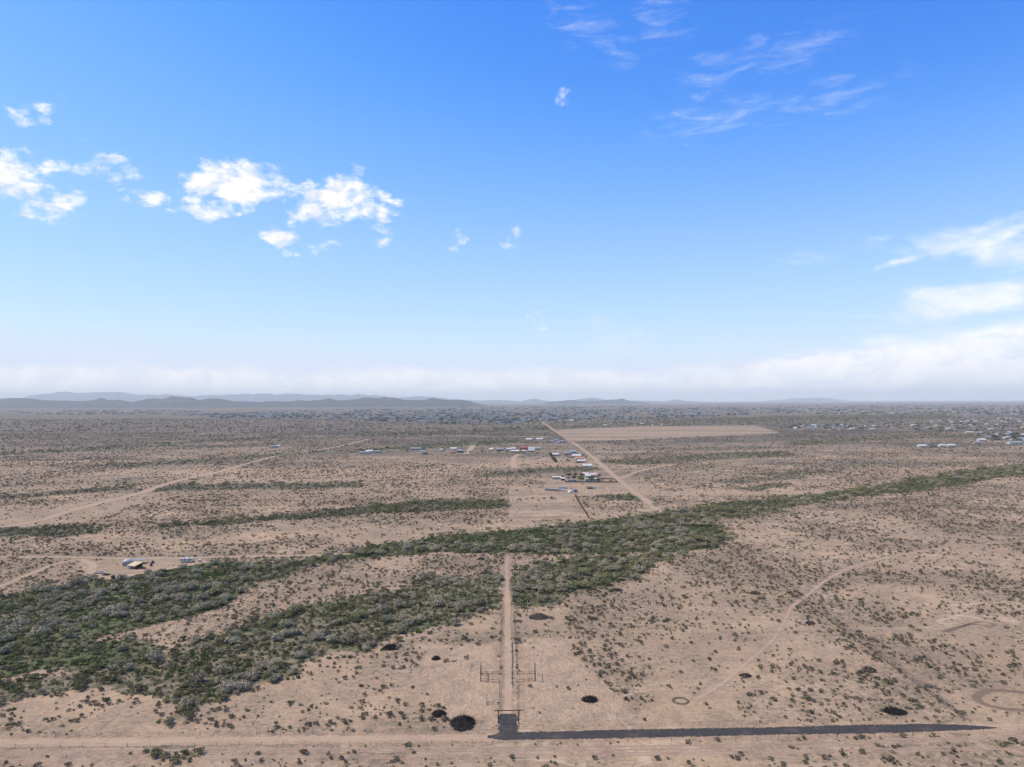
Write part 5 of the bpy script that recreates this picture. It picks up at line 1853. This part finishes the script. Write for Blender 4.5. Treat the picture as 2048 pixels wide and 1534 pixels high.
# flat grey tarpaulin roof behind
p = G(273, 1128)
root = empty("carport", p, math.radians(-12))
tag(root, "pale blue-grey flat carport roof behind the tan roof", "carport")
mb = MB(); mb.box(-4.6, 4.6, 0, 5.5, 2.5, 2.62)
obj("roof", mb.mesh("roof", [PAINT["blue"]]), root)
for sx_ in (-4.4, 4.4):
    for yy in (0.2, 5.3):
        mb = MB(); mb.tube((sx_, yy, -0.05), (sx_, yy, 2.5), 0.07, 0.07, 6)
        obj("post", mb.mesh("post", [PAINT["galv"]]), root)


def water_tank(px, py, r, h, label, col="black"):
    root = empty("water_tank", G(px, py))
    tag(root, label, "tank", "tanks at the homestead")
    mb = MB(); mb.tube((0, 0, -0.05), (0, 0, h), r, r, 16); mb.tube((0, 0, h), (0, 0, h + 0.35 * r), r * 0.98, r * 0.3, 16)
    obj("tank_body", mb.mesh("tank_body", [PAINT[col]]), root)
    mb = MB(); mb.tube((0, 0, h + 0.35 * r), (0, 0, h + 0.35 * r + 0.15), r * 0.25, r * 0.25, 10)
    obj("lid", mb.mesh("lid", [PAINT[col]]), root)


water_tank(226, 1157, 1.15, 1.7, "black plastic tank at the edge of the wash")
water_tank(302.5, 1132, 0.8, 1.7, "small black tank right of the shed, nearer one")
water_tank(305.5, 1126.5, 1.0, 1.5, "grey tank just behind the small black one", "dark")


def car(px, py, rz, paint, label, hood_open=False):
    root = empty("parked_car", G(px, py), rz)
    tag(root, label, "car", "vehicles at the homestead")
    mb = MB()
    mb.prism([(-0.88, 0.32), (0.88, 0.32), (0.90, 0.62), (0.82, 0.92), (-0.82, 0.92), (-0.90, 0.62)], -2.2, 2.2)
    obj("body", mb.mesh("body", [PAINT[paint]]), root)
    mb = MB()
    vs = [(-1.75, -0.80, 0.92), (0.95, -0.80, 0.92), (0.95, 0.80, 0.92), (-1.75, 0.80, 0.92), (-1.25, -0.66, 1.45), (0.30, -0.66, 1.45), (0.30, 0.66, 1.45), (-1.25, 0.66, 1.45)]
    mb.add(vs, [(4, 5, 6, 7), (0, 1, 5, 4), (1, 2, 6, 5), (2, 3, 7, 6), (3, 0, 4, 7)])
    cab = obj("window", mb.mesh("window", [PAINT["glass"]]), root)
    mb = MB(); mb.box(-1.28, 0.33, -0.68, 0.68, 1.452, 1.50)
    obj("roof", mb.mesh("roof", [PAINT[paint]]), root)
    for xx in (-1.35, 1.35):
        for yy in (-0.84, 0.84):
            mb = MB(); mb.tube((xx, yy - 0.1, 0.33), (xx, yy + 0.1, 0.33), 0.33, 0.33, 12)
            wh = obj("wheel", mb.mesh("wheel", [PAINT["tyre"]]), root)
            mb = MB(); mb.tube((xx, yy - 0.115, 0.33), (xx, yy + 0.115, 0.33), 0.19, 0.19, 10)
            obj("rim", mb.mesh("rim", [PAINT["galv"]]), wh)
    if hood_open:
        mb = MB(); mb.add([(2.15, -0.75, 0.96), (1.05, -0.75, 1.9), (1.05, 0.75, 1.9), (2.15, 0.75, 0.96)], [(0, 1, 2, 3), (3, 2, 1, 0)])
    for yy in (-0.6, 0.6):
        mb = MB(); mb.box(2.19, 2.23, yy - 0.14, yy + 0.14, 0.62, 0.78)
        obj("headlight", mb.mesh("headlight", [PAINT["galv"]]), root)


car(203, 1147, math.radians(8), "white", "white car parked on the bare loop by the homestead")
# dark scrap heap beside the car
o_ = brush_pile(213, 1150, 14, 0.8, M_TWIG2, "heap of dark scrap beside the white car", 31, 0.7, "scrap heaps at the homestead")
brush_pile(285, 1137, 14, 1.1, M_TWIG2, "dark scrap heap right of the tan roofed shed", 32, 0.6, "scrap heaps at the homestead")
brush_pile(193, 1147, 9, 0.6, M_TWIG2, "low grey scrap heap left of the white car", 33, 0.7, "scrap heaps at the homestead")

# travel trailer
p = G(374, 1124.5)
root = empty("travel_trailer", p, math.radians(4))
tag(root, "long white travel trailer parked above the wash", "trailer")
TL = 23.5 / FPX * p.y / 2
mb = MB()
prof = [(-1.25, 0.55), (1.25, 0.55), (1.25, 2.75), (1.10, 3.0), (-1.10, 3.0), (-1.25, 2.75)]
mb.prism(prof, -TL, TL - 0.5)
pr2 = [(y * 0.94, 0.75 + (z - 0.55) * 0.84) for y, z in prof]
n6 = len(prof)
vs = [(TL - 0.5, y, z) for y, z in prof] + [(TL, y, z) for y, z in pr2]
mb.add(vs, [(i, (i + 1) % n6, n6 + (i + 1) % n6, n6 + i) for i in range(n6)] + [tuple(range(n6, 2 * n6))])
obj("body", mb.mesh("body", [PAINT["white"]]), root)
for xx in (-TL * 0.7, -TL * 0.25, TL * 0.75):
    mb = MB(); mb.box(xx - 0.45, xx + 0.45, -1.29, -1.2, 1.6, 2.3)
    obj("window", mb.mesh("window", [PAINT["glass"]]), root)
mb = MB(); mb.box(TL * 0.30, TL * 0.30 + 0.7, -1.29, -1.2, 0.7, 2.5)
obj("door", mb.mesh("door", [PAINT["dark"]]), root)
mb = MB(); mb.box(TL * 0.36, TL * 0.36 + 0.5, -1.0, 1.0, 3.003, 3.10)
obj("roof_hatch", mb.mesh("roof_hatch", [PAINT["dark"]]), root)
mb = MB(); mb.box(-TL * 0.5, -TL * 0.5 + 0.9, -0.45, 0.45, 3.003, 3.28)
obj("air_conditioner", mb.mesh("air_conditioner", [PAINT["cream"]]), root)
for xx in (-0.6, 0.35):
    for yy in (-1.12, 1.12):
        mb = MB(); mb.tube((xx, yy - 0.12, 0.36), (xx, yy + 0.12, 0.36), 0.36, 0.36, 12)
        obj("wheel", mb.mesh("wheel", [PAINT["tyre"]]), root)
mb = MB(); mb.tube((TL, 0.5, 0.6), (TL + 1.3, 0, 0.6), 0.06, 0.06, 6); mb.tube((TL, -0.5, 0.6), (TL + 1.3, 0, 0.6), 0.06, 0.06, 6); mb.tube((TL + 1.2, 0, 0.0), (TL + 1.2, 0, 0.7), 0.05, 0.05, 6)
obj("hitch", mb.mesh("hitch", [PAINT["dark"]]), root)
B(396, 400, 1124, 1.2, 2.0, "white", "white", "small white box right of the travel trailer", kind="flat", cat="box", name="storage_box", door=False)

# ------------------------------------------------------------------ power line poles on the left plain
M_POLE = painted("weathered_steel", (0.40, 0.40, 0.41), 0.6, 0.15, 1.0, metal=0.2)
for k, (px, yb, h, wd_) in enumerate([
        (24, 905, 27, "tallest grey power pole at the far left"), (142, 895, 19, "grey power pole, second from the left"), (271, 873.5, 20, "grey power pole above the left plain's pale streak"),
        (332, 871, 19, "grey power pole right of the pale streak"), (415, 863, 19, "grey power pole, left of the close pair"), (457, 856.5, 19, "grey power pole, right of the close pair"),
        (303, 845, 24, "faint power pole below the tallest hill"), (160, 843.5, 24, "faint power pole at the left below the dark hills"), (524, 850, 20, "faint power pole nearest the town"),
        (369, 843, 24, "faint power pole right of the one below the tallest hill"), (450, 842, 22, "faint power pole, farthest of the line")]):
    p = G(px, yb)
    root = empty("power_pole", p, math.radians(-38))
    tag(root, wd_, "pole", "power poles on the left plain")
    mb = MB(); mb.tube((0, 0, -0.2), (0, 0, h), 0.75, 0.40, 8)
    obj("shaft", mb.mesh("shaft", [M_POLE]), root)
    for z, L in ((h - 1.0, 2.6), (h - 4.2, 3.2), (h - 7.4, 2.6)):
        mb = MB(); mb.box(-L, L, -0.14, 0.14, z, z + 0.28)
        arm = obj("crossarm", mb.mesh("crossarm", [M_POLE]), root)
        mb = MB()
        for s in (-1, 1):
            mb.tube((s * (L - 0.2), 0, z - 1.0), (s * (L - 0.2), 0, z), 0.10, 0.10, 5)
        obj("insulator", mb.mesh("insulator", [PAINT["dark"]]), arm)

# ------------------------------------------------------------------ far subdivision at the right: small houses, one by one
rr = np.random.default_rng(909)
HM = []
for k in range(10):
    mb = MB()
    W_, D_, H_ = 12 + 6 * rr.random(), 9 + 3 * rr.random(), 2.9 + 0.6 * rr.random()
    mb.box(-W_ / 2, W_ / 2, -D_ / 2, D_ / 2, -0.1, H_, 0)
    rh = 1.3 + 0.7 * rr.random()
    e = 0.5
    zz = H_ - e * rh / (D_ / 2)
    mb.prism([(-D_ / 2 - e, zz), (D_ / 2 + e, zz), (0, H_ + rh)], -W_ / 2 - e, W_ / 2 + e, 1)
    wl = ["cream", "tan", "grey", "pink", "cream", "brown", "tan", "grey", "cream", "white"][k]
    rf = ["white", "grey", "grey", "dark", "blue", "dark", "grey", "teal", "brown", "cream"][k]
    HM.append((mb.mesh("house", [PAINT[wl], PAINT[rf]]), {"white": "white", "grey": "grey", "dark": "dark", "blue": "blue-grey", "teal": "grey-green", "red": "reddish", "brown": "brown", "cream": "cream"}[rf]))
ZONES = [  # outline in the photograph, houses, words
    ([(1560, 852), (1640, 849), (1760, 852), (1770, 859), (1680, 861), (1580, 858)], 46, "in the left strip of the far subdivision"),
    ([(1760, 848), (1900, 841), (2060, 836), (2060, 864), (1900, 866), (1790, 860)], 95, "in the far subdivision at the right"),
    ([(1930, 866), (2060, 866), (2060, 884), (1960, 878)], 26, "at the near edge of the far subdivision"),
    ([(1195, 849), (1320, 846), (1330, 851), (1200, 853)], 18, "above the graded field"),
    ([(1095, 842), (1150, 840), (1150, 845), (1100, 847)], 10, "beside the far end of the wide dirt road"),
]
placed = []
for pix, cnt_, words in ZONES:
    poly = ground_poly(pix)
    A = np.array(poly)
    x0, y0 = A.min(0); x1, y1 = A.max(0)
    made = tries = 0
    while made < cnt_ and tries < 20000:
        tries += 1
        q = np.array([x0 + (x1 - x0) * rr.random(), y0 + (y1 - y0) * rr.random()])
        if not in_poly(q[:1], q[1:], poly)[0]:
            continue
        if any(abs(q[0] - u[0]) < 26 and abs(q[1] - u[1]) < 26 for u in placed):
            continue
        placed.append(q)
        me, colw = HM[int(rr.integers(0, len(HM)))]
        o = copy_mesh_object("house", me, (q[0], q[1], 0), (0 if rr.random() < 0.65 else math.pi / 2) + 0.1, 1.0 + 0.25 * rr.random())
        xp_, yp_, _d = project([(q[0], q[1], 0.0)])
        bx_ = np.array(pix)
        tag(o, "small %s roofed house %s" % (colw, words) + part_words(xp_[0], yp_[0], (bx_[:, 0].min(), bx_[:, 0].max(), bx_[:, 1].min(), bx_[:, 1].max())), "house", "small houses of the far subdivision")
        made += 1
# yard trees among them
TM = [leaf_mesh("yard_tree", F_GARDEN, rr, 9, 6.5, 5, 60, 1.5, 1.1, 0.08) for _ in range(3)]
made = 0
for pix, cnt_, words in ZONES[:3]:
    poly = ground_poly(pix)
    A = np.array(poly)
    x0, y0 = A.min(0); x1, y1 = A.max(0)
    made = 0
    while made < cnt_ * 0.75:
        q = np.array([x0 + (x1 - x0) * rr.random(), y0 + (y1 - y0) * rr.random()])
        if not in_poly(q[:1], q[1:], poly)[0] or any(abs(q[0] - u[0]) < 11 and abs(q[1] - u[1]) < 11 for u in placed):
            continue
        placed.append(q)
        o = copy_mesh_object("yard_tree", TM[made % 3], (q[0], q[1], 0), rr.random() * 6, 0.7 + 0.8 * rr.random())
        xp_, yp_, _d = project([(q[0], q[1], 0.0)])
        bx_ = np.array(pix)
        tag(o, "dark yard tree " + words + part_words(xp_[0], yp_[0], (bx_[:, 0].min(), bx_[:, 0].max(), bx_[:, 1].min(), bx_[:, 1].max())), "tree", "yard trees of the far subdivision")
        made += 1

# the town that reads as one mass of specks
V, Fc, MI = [], [], []
TOWN = [([(330, 830), (700, 819), (1060, 812), (1320, 812), (1560, 816), (1560, 826), (1300, 838), (1060, 842), (700, 838), (440, 836)], 3300),
        ([(20, 823), (300, 819), (420, 823), (320, 829), (40, 829)], 260),
        ([(1560, 812), (2060, 806), (2060, 830), (1560, 828)], 800),
        ([(700, 838), (1060, 842), (1090, 846), (900, 848), (740, 842)], 160)]
for pix, cnt_ in TOWN:
    poly = ground_poly(pix)
    A = np.array(poly)
    px_ = np.array(pix, float)
    made = 0
    while made < cnt_:
        # even over the picture so that the far end does not swallow every speck
        qx = px_[:, 0].min() + (px_[:, 0].max() - px_[:, 0].min()) * rr.random(400)
        qy = px_[:, 1].min() + (px_[:, 1].max() - px_[:, 1].min()) * rr.random(400)
        ins = in_poly(qx, qy, pix) & (rr.random(400) < np.clip((vnoise(qx / 28.0, qy / 2.5) - 0.25) * 2.2, 0.05, 1))
        for x_, y_ in zip(qx[ins], qy[ins]):
            if made >= cnt_:
                break
            q = G(x_, y_)
            if q.y > 26000:
                continue
            sc_ = 1.0 + min(1.6, q.y / 9000)
            tree = rr.random() < 0.45
            W_, D_, H_ = (10 + 9 * rr.random()) * sc_, 9 * sc_, (3.2 + rr.random()) * (0.8 + 0.5 * sc_)
            if tree:
                W_, D_, H_ = W_ * 1.1, D_ * 1.2, H_ * 1.2
            b0 = len(V)
            hw, hd_ = W_ / 2, D_ / 2
            V += [(q.x - hw, q.y - hd_, 0), (q.x + hw, q.y - hd_, 0), (q.x + hw, q.y + hd_, 0), (q.x - hw, q.y + hd_, 0)]
            f_ = 0.55 if tree else 1.0
            V += [(q.x - hw * f_, q.y - hd_ * f_, H_), (q.x + hw * f_, q.y - hd_ * f_, H_), (q.x + hw * f_, q.y + hd_ * f_, H_), (q.x - hw * f_, q.y + hd_ * f_, H_)]
            Fc += [(b0 + 4, b0 + 5, b0 + 6, b0 + 7), (b0, b0 + 1, b0 + 5, b0 + 4), (b0 + 1, b0 + 2, b0 + 6, b0 + 5), (b0 + 2, b0 + 3, b0 + 7, b0 + 6), (b0 + 3, b0, b0 + 4, b0 + 7)]
            MI += [3 if tree else int(rr.integers(0, 3))] * 5
            made += 1
m_tr = painted("town_trees", (0.05, 0.058, 0.035), 0.9, 0.3, 0.02, spec=0.1)
me = mesh("distant_town", V, Fc, [PAINT["white"], PAINT["cream"], PAINT["grey"], m_tr])
me.polygons.foreach_set('material_index', MI)
o_ = obj("distant_town", me)
tag(o_, "distant town of tiny pale roofs spread below the horizon", "town", kind="stuff")
print("objects", len(sc.objects))
